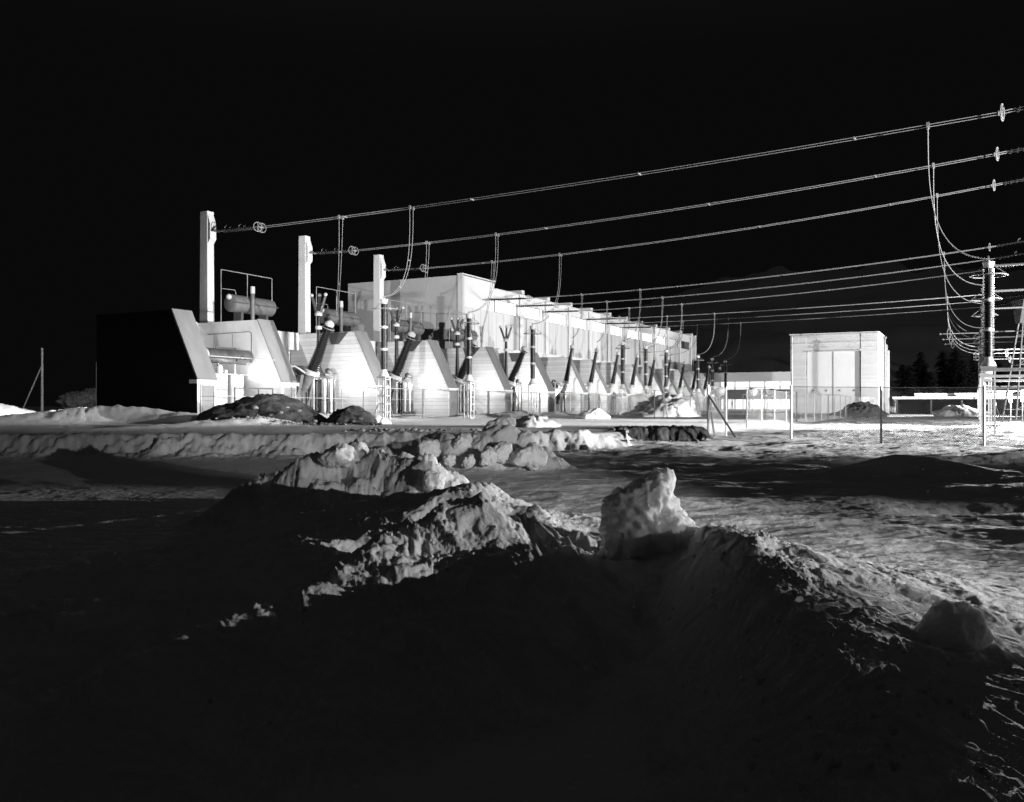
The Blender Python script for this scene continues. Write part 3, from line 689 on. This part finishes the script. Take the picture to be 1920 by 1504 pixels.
# droppers: to the bushings, to the posts, to the right-hand posts
BIG = [48.7, 58.7, 68.6, 78.4]
for j in range(3):
    nm = ['top', 'middle', 'lower'][j]
    dropper((WU[j], 34.8, wz(j, 34.8)), (BIG[j], 38.5, 7.0), f'straight twin lead from the {nm} front line down to a tilted bushing', None)
    dropper((WU[j], 29.6-.4*j, wz(j, 29.6)), (POSTU[j], 31, 7.35), f'curved twin lead from the {nm} front line to its insulator post', .5)
for i in range(3, 9):
    j = i-3; nm = order3[i % 3]+f' line of the {grp[i//3]} group'
    su = 89.1+7*j
    vt = (35.4, 35.4, 35.4, 35., 35., 35.)[j]
    dropper((WU[i], vt, wz(i, vt)), (su if j < 6 else su, 38.7, 8.2), f'lead from the {nm} down to a slim bushing', .5, .02, .3)
    dropper((WU[i], 29.2-(.0 if i < 6 else .3), wz(i, 29.3)), (POSTU[i], 31, 7.35), f'bowed lead from the {nm} to its insulator post', .5, .02, .3)
for i in range(9):
    dropper((WU[i], 1.9+.15*i, wz(i, 1.9)), (WU[i], -.5, 7.35), f'bowed lead at the right end of the {order3[i % 3]} line of the {grp[i//3]} group', .5, .022, .24)

# ------------------------------------------------------------------ transformers
def bushing(parent, p, q, r0, r1, n, flange=True, cap='big'):
    p = Vector(p); q = Vector(q); d = (q-p).normalized()
    b = MB().sheds(p, q, r0, r1, n, .09*r0/.4, 18).build('bushing', 'porcelain', parent)
    m = MB(); m.lathe(p-d*.28, p, [(0, r0*1.30), (.25, r0*1.30), (.26, r0*1.05), (.55, r0*1.05), (.56, r0*1.22), (.9, r0*1.22), (1, r0*.8)], 20); m.build('flange_ring', 'paint_light', b)
    m = MB(); m.lathe(q, q+d*.42, [(0, r1*.8), (.1, r1*1.1), (.45, r1*1.2), (.75, r1*.9), (1, r1*.25)], 18); m.build('cap', 'paint_light', b)
    m = MB(); c = q-d*.12
    m.ring(c, d, r1*1.55, .028, 24, 6); m.build('guard_ring', 'wire', b)
    return b
def big_transformer():
    t = empty('transformer', (0, 0, 0))       # origin: centre of bay at v=38.4
    MB().box(-2.6, 2.7, 3.0, 6.6, 0.25, 2.9).build('tank', 'paint_grey', t, .04)
    MB().prism([(3.0, 2.903), (3.5, 3.7), (6.0, 3.7), (6.6, 2.903)], -2.4, 2.5).build('tank_cover', 'paint_dark', t, .05)
    m = MB()
    for x in np.linspace(-2.4, 2.5, 12): m.box(x-.03, x+.03, 2.9, 2.998, .3, 2.85)
    m.build('stiffeners', 'paint_grey', t)
    for x in (1.15, 1.45, 1.8, 2.15, 2.5):
        m = MB(); m.cyl((x, 2.35, .35), (x, 2.35, 2.75), .12, n=12); m.cyl((x, 2.35, 2.6), (x, 3.0, 2.7), .05); m.cyl((x, 2.35, .5), (x, 3.0, .5), .05)
        m.build('cooler', 'paint_light' if x in (1.45, 2.15) else 'paint_dark', t)
    m = MB(); m.cyl((.1, 2.2, .3), (.1, 2.2, 3.0), .07); m.path([(.1, 2.2, 3.), (.25, 2.3, 3.2), (.9, 2.8, 3.2)], .06, 8); m.build('oil_pipe', 'steel', t)
    # turret carrying the tilted bushing
    m = MB(); m.lathe((-.1, 3.7, 1.2), (-.1, 2.15, 3.25), [(0, .36), (.7, .36), (.9, .36), (1, .42)], 18); m.build('turret', 'paint_grey', t)
    m = MB(); m.prism([(2.4, 3.0), (2.7, 3.0), (3.35, .3), (3.1, .3)], -.95, -.65); m.prism([(2.4, 3.0), (2.7, 3.0), (3.35, .3), (3.1, .3)], .35, .55); m.build('turret_brace', 'paint_grey', t)
    m = MB(); m.path([(-1.3, 3.2, 3.55), (-1.0, 2.9, 3.6), (-.55, 2.3, 3.1), (-.3, 2.1, 2.95)], .07, 8); m.build('vent_pipe', 'paint_light', t)
    bushing(t, (-.1, 2.1, 3.35), (-.1, .72, 6.3), .43, .28, 22)
    # neutral bushing with its three arresters
    b = MB().sheds((3.55, 4.6, 3.6), (3.55, 4.6, 6.5), .24, .16, 34, .06, 16).build('neutral_bushing', 'porcelain', t)
    MB().cyl((3.55, 4.6, 3.3), (3.55, 4.6, 3.6), .3, n=18).build('flange_ring', 'steel', b)
    MB().lathe((3.55, 4.6, 6.5), (3.55, 4.6, 6.78), [(0, .2), (.2, .25), (.8, .25), (1, .2)], 16).build('collar', 'paint_light', b)
    MB().sheds((3.55, 4.6, 6.78), (3.55, 4.6, 7.5), .18, .16, 8, .04, 16).build('upper_insulator', 'porcelain', b)
    MB().lathe((3.55, 4.6, 7.5), (3.55, 4.6, 7.85), [(0, .26), (.5, .3), (1, .16)], 14).build('arrester_seat', 'paint_light', b)
    for dy, du in ((.62, 0), (.0, .12), (-.62, 0)):
        a = MB().sheds((3.55+du*.3, 4.6+dy*.3, 7.8), (3.55+du, 4.6+dy, 8.95), .13, .12, 12, .03, 12).build('arrester', 'porcelain_grey', t)
        MB().ball((3.55+du, 4.6+dy*1.05, 9.05), .14).build('arrester_cap', 'paint_light', a)
    # valves and pipework on the floor
    m = MB()
    for k in range(6): m.cyl((.6+.35*k, 2.0, .1), (.6+.35*k, 2.0, .45), .09); 
    m.path([(.4, 2.0, .25), (2.6, 2.0, .25)], .05, 8); m.build('valves', 'paint_dark', t)
    m = MB(); m.ball((1.9, 2.4, 3.35), .22); m.ball((2.25, 2.45, 3.3), .17); m.cyl((1.5, 2.4, 3.1), (2.6, 2.4, 3.15), .09); m.beam((2.6, 2.4, 3.1), (2.6, 2.4, .3), .05); m.build('valve_gear', 'paint_dark', t)
    return t
bt = big_transformer()
for i, u in enumerate(BIG):
    t = bt if i == 0 else dup(bt)
    t.location = uv(u, 38.4, 0); t.rotation_euler = (0, 0, ROT)
    tag(t, ['large transformer with tilted ribbed bushing, nearest and leftmost of its kind', 'large transformer with tilted bushing beside the first insulator post',
            'large transformer with tilted bushing half behind the second insulator post', 'large transformer with tilted bushing left of the third insulator post'][i], 'transformer', 'large transformers in the wide bays')
def small_transformer():
    t = empty('transformer', (0, 0, 0))
    MB().box(-1.9, 1.6, 2.2, 5.6, .3, 2.6).build('tank', 'paint_grey', t, .04)
    MB().box(-1.95, 1.65, 2.0, 5.6, 2.603, 3.0).build('tank_cover', 'paint_light', t, .03)
    m = MB(); n = 10
    for rr_ in (.62, .3):
        m.path([(-1.0+rr_*math.cos(math.pi*k/n), 2.0, 3.02+rr_*1.0*math.sin(math.pi*k/n)) for k in range(n+1)], .09 if rr_ > .4 else .05, 8)
    m.build('arched_pipe', 'paint_dark', t)
    m = MB(); m.beam((-2.2, 1.4, 3.35), (2.1, 1.4, 3.35), .10); m.beam((-2.2, 1.4, 2.75), (.2, 1.4, 2.75), .12); m.build('cable_beam', 'paint_light', t)
    for x in (-2.0, -.6, 2.0): MB().beam((x, 1.4, .0), (x, 1.4, 3.3), .09).build('beam_leg', 'paint_light', t)
    MB().box(-1.75, -.85, 1.55, 1.95, 2.85, 3.15).build('relay_box', 'paint_dark', t)
    m = MB(); m.lathe((.1, 2.1, 1.2), (.05, 1.35, 2.5), [(0, .42), (.5, .45), (.9, .35), (1, .2)], 14); m.build('turret', 'paint_dark', t)
    m = MB(); m.cyl((.05, 1.3, 2.4), (0, 1.1, 3.25), .24, .22, 16); m.build('turret_neck', 'paint_light', t)
    bushing(t, (0, 1.0, 3.6), (0, .32, 7.1), .31, .20, 30)
    m = MB(); m.beam((0, .24, 7.4), (0, .2, 7.9), .04); m.build('terminal', 'wire', t)
    for x in (-1.6, -1.2, .9, 1.3): MB().box(x-.12, x+.12, 1.75, 2.15, .3, 2.5).build('cooler', 'paint_dark' if x in (-1.6, 1.3) else 'paint_light', t)
    return t
st = small_transformer()
for k in range(10):
    t = st if k == 0 else dup(st)
    t.location = uv(89.1+7*k, 38.4, 0); t.rotation_euler = (0, 0, ROT)
    tag(t, f'{ORD[k]} small transformer with slim leaning bushing counted from the near end', 'transformer', 'small transformers in the narrow bays')
# bay one: transformer with its own conservator, no tall bushing
t = empty('transformer', uv(40.4, 38.4))
MB().lathe((-.9, 2.2, 0), (-.9, 2.2, 2.75), [(0, .85), (.02, .9), (.98, .9), (1, .85)], 28).build('tank', 'paint_light', t)
MB().cyl((.35, 1.8, 0), (.35, 1.8, 2.75), .16, n=16).build('cooler', 'paint_light', t); MB().cyl((.8, 1.9, 0), (.8, 1.9, 2.75), .2, n=16).build('cooler', 'paint_light', t)
MB().cyl((1.25, 2.0, 0), (1.25, 2.0, 2.75), .18, n=16).build('cooler', 'paint_light', t)
MB().box(-1.9, 1.4, 1.4, 3.6, 2.753, 2.82).build('platform', 'steel', t)
m = MB(); m.cyl((-1.1, 2.2, 2.8), (-1.1, 2.2, 3.3), .16); m.cyl((-.5, 2.0, 2.8), (-.5, 2.0, 3.15), .22); m.ball((-.5, 2.0, 3.2), .2); m.cyl((0, 2, 2.8), (0, 2, 3.05), .12); m.build('valve_gear', 'paint_light', t)
m = MB(); m.beam((-1.7, 2.2, 2.82), (-1.3, 2.2, 3.5), .1); m.beam((-.4, 2.2, 2.82), (-.4, 2.2, 3.5), .1); m.beam((1.0, 2.2, 2.82), (1.0, 2.2, 3.9), .05); m.build('stand', 'paint_light', t)
m = MB(); m.cyl((.7, 1.8, 3.72), (1.5, 1.8, 3.72), .12); m.ball((1.1, 1.8, 3.8), .16); m.build('flow_relay', 'paint_dark', t)
m = MB(); m.lathe((-1.5, 2.2, 3.9), (2.0, 2.2, 3.9), [(0, .42), (.01, .45), (.99, .45), (1, .42)], 28); c = m.build('conservator', 'paint_dark', t)
MB().lathe((-1.58, 2.2, 3.9), (-1.503, 2.2, 3.9), [(0, .40), (1, .45)], 28).build('end_plate', 'paint_light', c)
MB().path([(-.6, 2.2, 4.33), (-.6, 2.2, 4.41), (1.1, 2.2, 4.41), (1.1, 2.2, 4.33)], .025).build('lifting_rail', 'steel_dark', c)
m = MB(); m.lathe((.9, .9, .35), (.9, .9, 1.15), [(0, .85), (.5, .8), (.85, .45), (1, .05)], 20); m.build('cable_drum_cover', 'paint_light', t)
tag(t, 'short transformer under a grey horizontal conservator cylinder in the leftmost bay', 'transformer')
# thin pipe loop painted over the white wall behind it
m = MB(); m.path([(43.07-40.4-.02, 6.2, 5.55), (2.6, 2.6, 5.6), (2.6, 2.4, 5.5), (2.6, 2.4, 3.6)], .022, 6); m.path([(2.6, 5.6, 5.5), (2.6, 5.6, 4.7)], .016, 5); m.path([(2.6, 4.0, 5.5), (2.6, 4.0, 4.7)], .016, 5)
pp = m.build('pipe_loop', 'steel_dark'); pp.location = uv(40.4, 38.4); pp.rotation_euler = (0, 0, ROT); tag(pp, 'thin dark pipe loop fixed to the smooth white wall above the leftmost conservator', 'pipe')

# conservators on the annex roof, each with its own railing
def roof_conservator():
    c = empty('conservator_tank', (0, 0, 0))
    m = MB(); m.lathe((0, 0, 1.75), (4.2, 0, 1.75), [(0, .2), (.012, .5), (.03, .62), (.97, .62), (.99, .5), (1, .3)], 28); m.build('drum', 'paint_grey', c)
    MB().box(-.02, 4.25, -.66, -.60, 1.72, 1.80).build('drum_seam', 'steel_dark', c)
    MB().ball((-.12, -.1, 2.15), .2).build('end_cover', 'paint_light', c)
    for x in (.9, 3.4): MB().box(x-.12, x+.12, -.35, .35, 0, 1.16).build('support', 'steel_dark', c)
    m = MB(); m.cyl((1.5, -.75, 0), (1.5, -.75, 2.5), .14, n=14); m.build('breather_pipe', 'paint_grey', c)
    MB().cyl((1.5, -.75, 2.5), (1.5, -.75, 3.0), .16, n=14).build('breather_cap', 'paint_light', c)
    return c
def railing():
    r = empty('roof_railing', (0, 0, 0))
    for x in (0, 2.5, 5.0):
        MB().path([(x, -.2, 0 if x == 0 else 1.9), (x, -.2, 3.9)], .028, 6).build('rail_post', 'steel', r)
    MB().path([(0, -.2, 3.9), (5.0, -.2, 3.9)], .03, 6).build('top_rail', 'steel', r)
    MB().path([(0, -.2, 2.6), (1.2, -.3, 2.62), (1.3, -.3, 2.3)], .022, 6).build('lower_rail', 'steel', r)
    return r
rc = roof_conservator(); rl = railing()
for i in range(4):
    c = rc if i == 0 else dup(rc); c.location = uv(46.6+10*i, 46.25, 6.33); c.rotation_euler = (0, 0, ROT)
    q = ['beside the tallest anchor column', 'beside the middle anchor column', 'in front of the hall end wall', 'at the near corner of the hall'][i]
    tag(c, f'grey conservator drum on the annex roof {q}', 'conservator tank', 'conservator drums on the annex roof')
    c = rl if i == 0 else dup(rl); c.location = uv(45.5+10*i, 46.1, 6.33); c.rotation_euler = (0, 0, ROT)
    tag(c, f'thin pipe railing over the conservator drum {q}', 'railing', 'pipe railings on the annex roof')

# ------------------------------------------------------------------ fluorescent lamps on the blast walls
def lamp(u, v, z, lab, power, half=.62):
    l = empty('bay_lamp', uv(u, v, z))
    MB().cyl((-.06, -half, 0), (-.06, half, 0), .03, n=10).build('tube', 'tube', l)
    MB().box(-.03, 0, -half-.05, half+.05, -.05, .05).build('housing', 'paint_light', l)
    light('bay_lamp_light', 'POINT', (-2.2, -.5, -.1), power*1.9, size=.3, parent=l)
    return tag(l, lab, 'lamp', 'fluorescent lamps on the blast walls')
lamp(43.06, 40.4, 2.9, 'fluorescent tube on the smooth wall of the leftmost bay', 110)
lamp(53.06, 40.4, 2.85, 'fluorescent tube glowing right of the first tilted bushing', 140)
lamp(62.96, 40.4, 2.85, 'fluorescent tube glowing right of the first insulator post', 140)
lamp(72.86, 40.4, 2.85, 'fluorescent tube glowing right of the second insulator post', 140)
lamp(82.26, 39.6, 3.0, 'fluorescent tube glowing behind the third insulator post', 350)
for k in range(10): lamp(91.66+7*k, 41.0, 2.5, f'fluorescent tube in the {ORD[k]} small bay counted from the near end', 420, .5)

# ------------------------------------------------------------------ fence along the bays
f = empty('bay_fence', uv(40.7, 36, 0)); step = 4.95
for k in range(25):
    x = k*step; z0 = -.15
    if k >= 2:
        MB().box(x-.07, x+.07, -.07, .07, z0-.4, 2.15).build('post', 'steel', f)
        if k % 2 == 0:
            m = MB(); m.beam((x-.1, 0, 1.95), (x-1.3, 0, -.1), .05); m.beam((x+.1, 0, 1.95), (x+1.3, 0, -.1), .05); m.build('brace', 'steel', f)
    else: MB().beam((x+.4, 0, -.3), (x+.4, 0, 1.9), .05).build('post', 'steel', f)
    if k >= 1 and k < 24:
        MB().beam((x+.073, 0, 2.1), (x+step-.073, 0, 2.1), .05).build('top_rail', 'steel', f)
        MB().beam((x+.073, 0, 1.35), (x+step-.073, 0, 1.35), .025).build('middle_rail', 'steel', f)
        MB().beam((x+.073, 0, .25), (x+step-.073, 0, .25), .03).build('lower_rail', 'steel', f)
tag(f, 'pale steel frame fence with diagonal braces running along all the bays', 'fence')
f = empty('bay_rail', uv(36.5, 37.2, 0))
MB().beam((0, 0, 1.45), (13.5, 0, 1.35), .04).build('rail', 'steel', f)
for x in (1.4, 3.3, 4.5, 8.2, 10.4, 13.4): MB().beam((x, 0, -.3), (x, 0, 1.9), .05).build('post', 'steel_dark' if x < 5 else 'steel', f)
MB().beam((1.4, 0, 1.9), (4.5, 0, 1.9), .07).build('gate_head', 'steel_dark', f)
tag(f, 'low rail with thin uprights and a dark gate before the leftmost bay', 'fence')
f = empty('bay_rail', uv(37.7, 38.9, 3.75)); MB().beam((0, 0, 0), (5.4, 0, 0), .05).build('rail', 'steel', f); tag(f, 'thin high rail spanning the leftmost bay between its walls', 'rail')

# ------------------------------------------------------------------ chain link fences on the right
def link_fence(pts, h, lab, r=.045):
    root = empty('chain_link_fence', (pts[0][0], pts[0][1], 0), 0); o0 = Vector((pts[0][0], pts[0][1], 0))
    for i, (x, y) in enumerate(pts):
        z = ground_z(x, y); q = Vector((x, y, 0))-o0
        MB().cyl(q+Vector((0, 0, z-.4)), q+Vector((0, 0, z+h+.05)), r, n=8).build('post', 'steel', root)
        if i < len(pts)-1:
            x2, y2 = pts[i+1]; z2 = ground_z(x2, y2); q2 = Vector((x2, y2, 0))-o0; d = q2-q; L = d.length
            m = MB().add([(0, 0, z), (L, 0, z2), (L, 0, z2+h), (0, 0, z+h)], [(0, 1, 2, 3)])
            pn = m.build('mesh_panel', 'chain_link', root); pn.location = q; pn.rotation_euler = (0, 0, math.atan2(d.y, d.x))
            m = MB(); m.path([q+Vector((0, 0, z+h)), q2+Vector((0, 0, z2+h))], .01, 4); m.path([q+Vector((0, 0, z+h*.5)), q2+Vector((0, 0, z2+h*.5))], .006, 4); m.build('tension_wire', 'steel', root)
    return root
near = [P(x, 800, Yd)[:2] for x, Yd in ((1361, 38.6), (1483, 35.6), (1652, 32.6), (1845, 31.2), (2060, 30))]
nf = link_fence([P(1328, 800, 36.6)[:2]]+near[:], 2.05, '')
c0 = P(1328, 800, 36.6); z = ground_z(c0[0], c0[1])
for dx, dy in ((1.05, -.5), (.55, 1.2)):
    MB().cyl((0, 0, z+1.7), (dx, dy, ground_z(c0[0]+dx, c0[1]+dy)-.1), .045, n=8).build('brace', 'steel_dark', nf)
tag(nf, 'near chain link fence with tall posts and a braced corner at its left end', 'fence')
ff = [uv(u, 10.45)[:2] for u in [46.5+3.6*k for k in range(34)]]
far = link_fence(ff, 1.95, '', .04); tag(far, 'receding chain link fence passing in front of the tall shed', 'fence')
# inner yard gate frames
for i, u in enumerate((62, 71, 80, 89, 98)):
    g = empty('gate_frame', uv(u, 20.5-.05*i)); zz_ = guv(u, 20.5)
    for x in (0, 2.2): MB().beam((x, 0, zz_-.2), (x, 0, zz_+2.0), .06).build('post', 'steel', g)
    MB().beam((0, 0, zz_+2.0), (2.2, 0, zz_+2.0), .06).build('head', 'steel', g)
    m = MB(); m.beam((2.2, 0, zz_+1.7), (3.1, 0, zz_), .05); m.build('brace', 'steel', g)
    tag(g, f'{ORD[i]} small steel gate frame counted from the front in the dim inner yard', 'gate frame', 'gate frames in the inner yard')

# ------------------------------------------------------------------ tall shed with big doors
s = empty('tall_shed', uv(111.4, 10.0)); z0 = -.4; H_ = 9.35; Wd = 9.8
MB().box(0, 10, 0, 1.85, z0, H_).build('wall', 'shed_board', s)
MB().box(0, 10, 8.0, Wd, z0, H_).build('wall', 'shed_board', s)
MB().box(0.05, 10, 1.853, 7.997, 7.5, H_).build('upper_wall', 'shed_board', s)
MB().box(.25, .35, 1.95, 4.92, z0, 7.3).build('door_leaf', 'shed_door', s); MB().box(.25, .35, 4.95, 7.9, z0, 7.3).build('door_leaf', 'shed_door', s)
m = MB(); m.box(.0, .2, 1.853, 7.997, 7.3, 7.497); m.build('door_rail', 'shed_door', s); MB().box(-.12, .0, 1.9, 7.95, 7.32, 7.42).build('rail_cover', 'steel', s)
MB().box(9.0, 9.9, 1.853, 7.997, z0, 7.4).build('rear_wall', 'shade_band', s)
MB().box(-.12, 10.1, -.12, Wd+.12, H_+.003, H_+.14).build('roof', 'shed_door', s)
MB().box(10.003, 13, .0, Wd, z0, H_-.7).build('rear_block', 'shed_board', s); MB().box(13.003, 15.5, .0, Wd, z0, H_-1.3).build('rear_block', 'shed_board', s)
m = MB(); m.box(.2, .248, 4.925, 4.945, z0, 7.3); m.build('door_gap_cover', 'steel_dark', s)
for y in (2.6, 4.2, 5.7, 7.2): MB().box(.18, .248, y-.06, y+.06, 2.6, 2.8).build('door_hinge', 'steel_dark', s)
MB().box(-.16, -.123, .0, 9.8, 9.28, 9.40).build('gutter', 'steel', s)
MB().cyl((-.1, 9.6, z0), (-.1, 9.6, 9.25), .06).build('downpipe', 'steel', s)
tag(s, 'tall pale shed with two huge door leaves, standing alone to the right', 'shed')

# ------------------------------------------------------------------ long low building
b = empty('low_building', uv(150, 20)); z0 = -.6; LW = 30
MB().box(.4, 12, 0, LW, z0, 6.2).build('wall', 'low_wall', b)
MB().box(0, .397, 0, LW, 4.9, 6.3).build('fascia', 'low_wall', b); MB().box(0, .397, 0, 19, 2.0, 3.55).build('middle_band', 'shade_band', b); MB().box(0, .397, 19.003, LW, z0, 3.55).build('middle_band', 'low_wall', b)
MB().box(-.2, 12.2, -.2, LW+.2, 6.303, 6.42).build('roof', 'low_wall', b)
v_ = 1.0
for k in range(12):
    lit = k < 7; w_ = 2.45
    wk = MB().box(.25, .395, v_+.1, v_+w_-.1, 3.62, 4.86).build('window', 'window_lit' if lit else 'window_pale', b)
    MB().box(.15, .30, v_+w_-.1, v_+w_+.02, 3.553, 4.897).build('window_frame', 'steel', wk)
    if lit:
        w2 = MB().box(.25, .395, v_+.1, v_+w_-.1, .35, 1.95).build('window', 'window_lit', b)
        MB().box(.15, .30, v_+w_-.1, v_+w_+.02, .3, 1.997).build('window_frame', 'steel', w2)
    v_ += w_
MB().box(0, .397, 0, 19, z0, .3).build('plinth', 'low_wall', b)
tag(b, 'long low building with two bright rows of windows behind the dark posts', 'building')
for i, (x, Yd) in enumerate(((1352, 92), (1412, 96), (1448, 104))):
    q = P(x, 735, Yd); p = empty('floodlight', (q[0], q[1], 0)); 
    MB().beam((0, 0, ground_z(q[0], q[1])-.3), (0, 0, 2.05), .07).build('pole', 'steel_dark', p)
    m = MB(); m.lathe((-.35, 0, 2.3), (.5, 0.15, 2.4), [(0, .16), (.25, .42), (.9, .48), (1, .5)], 16); m.build('housing', 'paint_light' if i < 2 else 'paint_dark', p)
    MB().path([(0, -.55, 2.0), (0, -.55, 2.4), (0, -.5, 2.4)], .03).build('yoke', 'steel_dark', p)
    tag(p, ['pale round floodlight housing on a pole nearest the insulator posts', 'pale round floodlight housing on a pole before the middle of the low building', 'dark round floodlight housing on a pole before the right of the low building'][i], 'floodlight', 'round floodlights on poles')

# flat canopy building on the far right
c = empty('flat_canopy', uv(125, 5)); 
MB().box(0, 9, -11, 4.5, 1.75, 2.05).build('roof', 'hall_trim', c); MB().box(6, 6.3, -11, 4.5, -.4, 1.747).build('rear_wall', 'wood_grey', c)
for y in (-10.5, -7, -3.5, 0, 4): MB().beam((.4, y, -.4), (.4, y, 1.745), .2).build('pillar', 'wood_grey', c)
MB().box(2, 9, -9, 2, 2.053, 2.5).build('snow_cover', 'snow_packed', c)
tag(c, 'low dark shelter under a flat white roof at the foot of the hill', 'shelter')

# ------------------------------------------------------------------ yard lamps and steel tower, right edge
for i, (x, y0, y1, Yd) in enumerate(((1895, 737, 755, 62), (1917, 733, 752, 58))):
    p = P(x, y1, Yd); q = P(x, y0, Yd); l = empty('yard_lamp', (p[0], p[1], 0), 0)
    MB().cyl((0, 0, p[2]), (0, 0, q[2]), .09, n=12).build('tube', 'tube_yard', l)
    MB().cyl((0, 0, -.6), (0, 0, p[2]-.003), .04, n=8).build('post', 'steel', l)
    MB().lathe((0, 0, q[2]+.003), (0, 0, q[2]+.1), [(0, .14), (.6, .14), (1, .03)], 12).build('hood', 'steel', l)
    light('yard_lamp_light', 'POINT', (0, -.3, (p[2]+q[2])/2), 450, size=.15, parent=l)
    tag(l, ['glaring upright lamp tube on a thin post, left of the two', 'glaring upright lamp tube on a thin post at the right edge'][i], 'lamp', 'glaring yard lamps')
t = empty('steel_tower', (*P(1922, 700, 72)[:2], 0), 0)
for sx_ in (-1, 1):
    for sy_ in (-1, 1): MB().beam((sx_*1.3, sy_*1.0, -.5), (sx_*.35, sy_*.3, 7.5), .1).build('leg', 'steel_dark', t)
m = MB()
for k in range(6):
    z = .6+k*1.2; w = 1.3-.95*(z+.5)/8; m.beam((-w, -w*.77, z), (w, -w*.77, z), .06); m.beam((-w, -w*.77, z), (w*.85, -w*.65, z+1.2), .05); m.beam((-w, w*.77, z), (w, w*.77, z), .05)
m.build('lattice', 'steel_dark', t)
m = MB(); m.prism([(-.3, 7.503), (-.9, 9.4), (.9, 9.4), (.3, 7.503)], -.6, 1.6); m.build('head_frame', 'steel_dark', t)
tag(t, 'narrow lattice steel tower with a wide head, cut by the right edge', 'tower')
tp = empty('tripod', (*P(1866, 760, 60)[:2], 0), 0); 
for q in ((-.55, 0), (.55, .1), (0, .5)): MB().beam((0, 0, .95), (q[0], q[1], -.35), .045).build('leg', 'wood_grey', tp)
MB().beam((0, 0, .9), (0, 0, 1.1), .1).build('head', 'steel', tp); tag(tp, 'small wooden tripod in the snow left of the glaring lamps', 'tripod')

# masts on the left, lamp behind the black wall
for i, (x, Yd, h_) in enumerate(((79, 62, 4.4), (182, 66, 3.6))):
    m0 = empty('wooden_mast', (*P(x, 760, Yd)[:2], 0), 0); MB().cyl((0, 0, -.5), (0, 0, h_+.5), .09, .07, 10).build('pole', 'wood_grey', m0)
    if i == 0: MB().beam((-.05, 0, h_-.8), (-1.7, .3, .2), .06).build('stay', 'wood_grey', m0)
    else: MB().beam((.05, 0, 1.9), (1.0, 0, .7), .07).build('stay', 'wood_grey', m0)
    tag(m0, ['tall dark pole with a slanting stay at the far left', 'dark pole beside the edge of the black wall'][i], 'pole', 'poles on the left')
light('floodlight_north', 'SPOT', (-26.4, 55.5, 4.6), 8500, aim=(-33, 62, .2), cone=110, blend=.6, size=.2)
light('fill_hill', 'SPOT', (92, 110, 9), 42000, aim=(95, 190, 1), cone=60, blend=.8, size=.4)  # added flood to bring up the hillside, source invented

# ------------------------------------------------------------------ conifers on the hill
def conifer(x, y, hgt, seed, lab):
    rnd = random.Random(seed); z = ground_z(x, y); t = empty('conifer', (x, y, z), rnd.random()*6)
    MB().cyl((0, 0, -.5), (0, 0, hgt*.97), .02*hgt, .01, 8).build('trunk', 'bark', t)
    m = MB(); lv = int(hgt*3.2)
    for k in range(lv):
        zz = hgt*(.08+.9*k/lv); rad = hgt*.30*(1-k/lv)**.42*min(1, .45+k/lv*2.4)*rnd.uniform(.75, 1.15)+.08; nb = rnd.randint(7, 11)
        for b in range(nb):
            a = rnd.random()*6.283; r = rad*rnd.uniform(.55, 1.15)
            dr = Vector((math.cos(a), math.sin(a), 0)); sd = Vector((-dr.y, dr.x, 0))
            for c in range(5):
                f0 = c/5; f1 = (c+1.2)/5; w = .16*r*(1-f0*.6)+.06
                p0 = dr*(r*f0)+Vector((0, 0, zz-.25*r*f0)); p1 = dr*(r*f1)+Vector((0, 0, zz-.3*r*f1-rnd.uniform(0, .12*hgt/10)))
                m.add([p0-sd*w+Vector((0, 0, rnd.uniform(-.1, .1))), p0+sd*w, p1+sd*w*.3, p1-sd*w*.5-Vector((0, 0, .12))], [(0, 1, 2, 3)])
    m.build('crown', 'needles', t)
    return tag(t, lab, 'conifer', 'dark conifers on the hillside')
rt = random.Random(4)
for i in range(15):
    x = 1695+i*13.5+rt.uniform(-5, 5); Yd = rt.uniform(162, 200); hh = rt.uniform(4.5, 10)
    conifer((x-960)/FPX*Yd, Yd, hh, i, f'{ORD[i]} dark conifer from the left in the clump on the hillside')
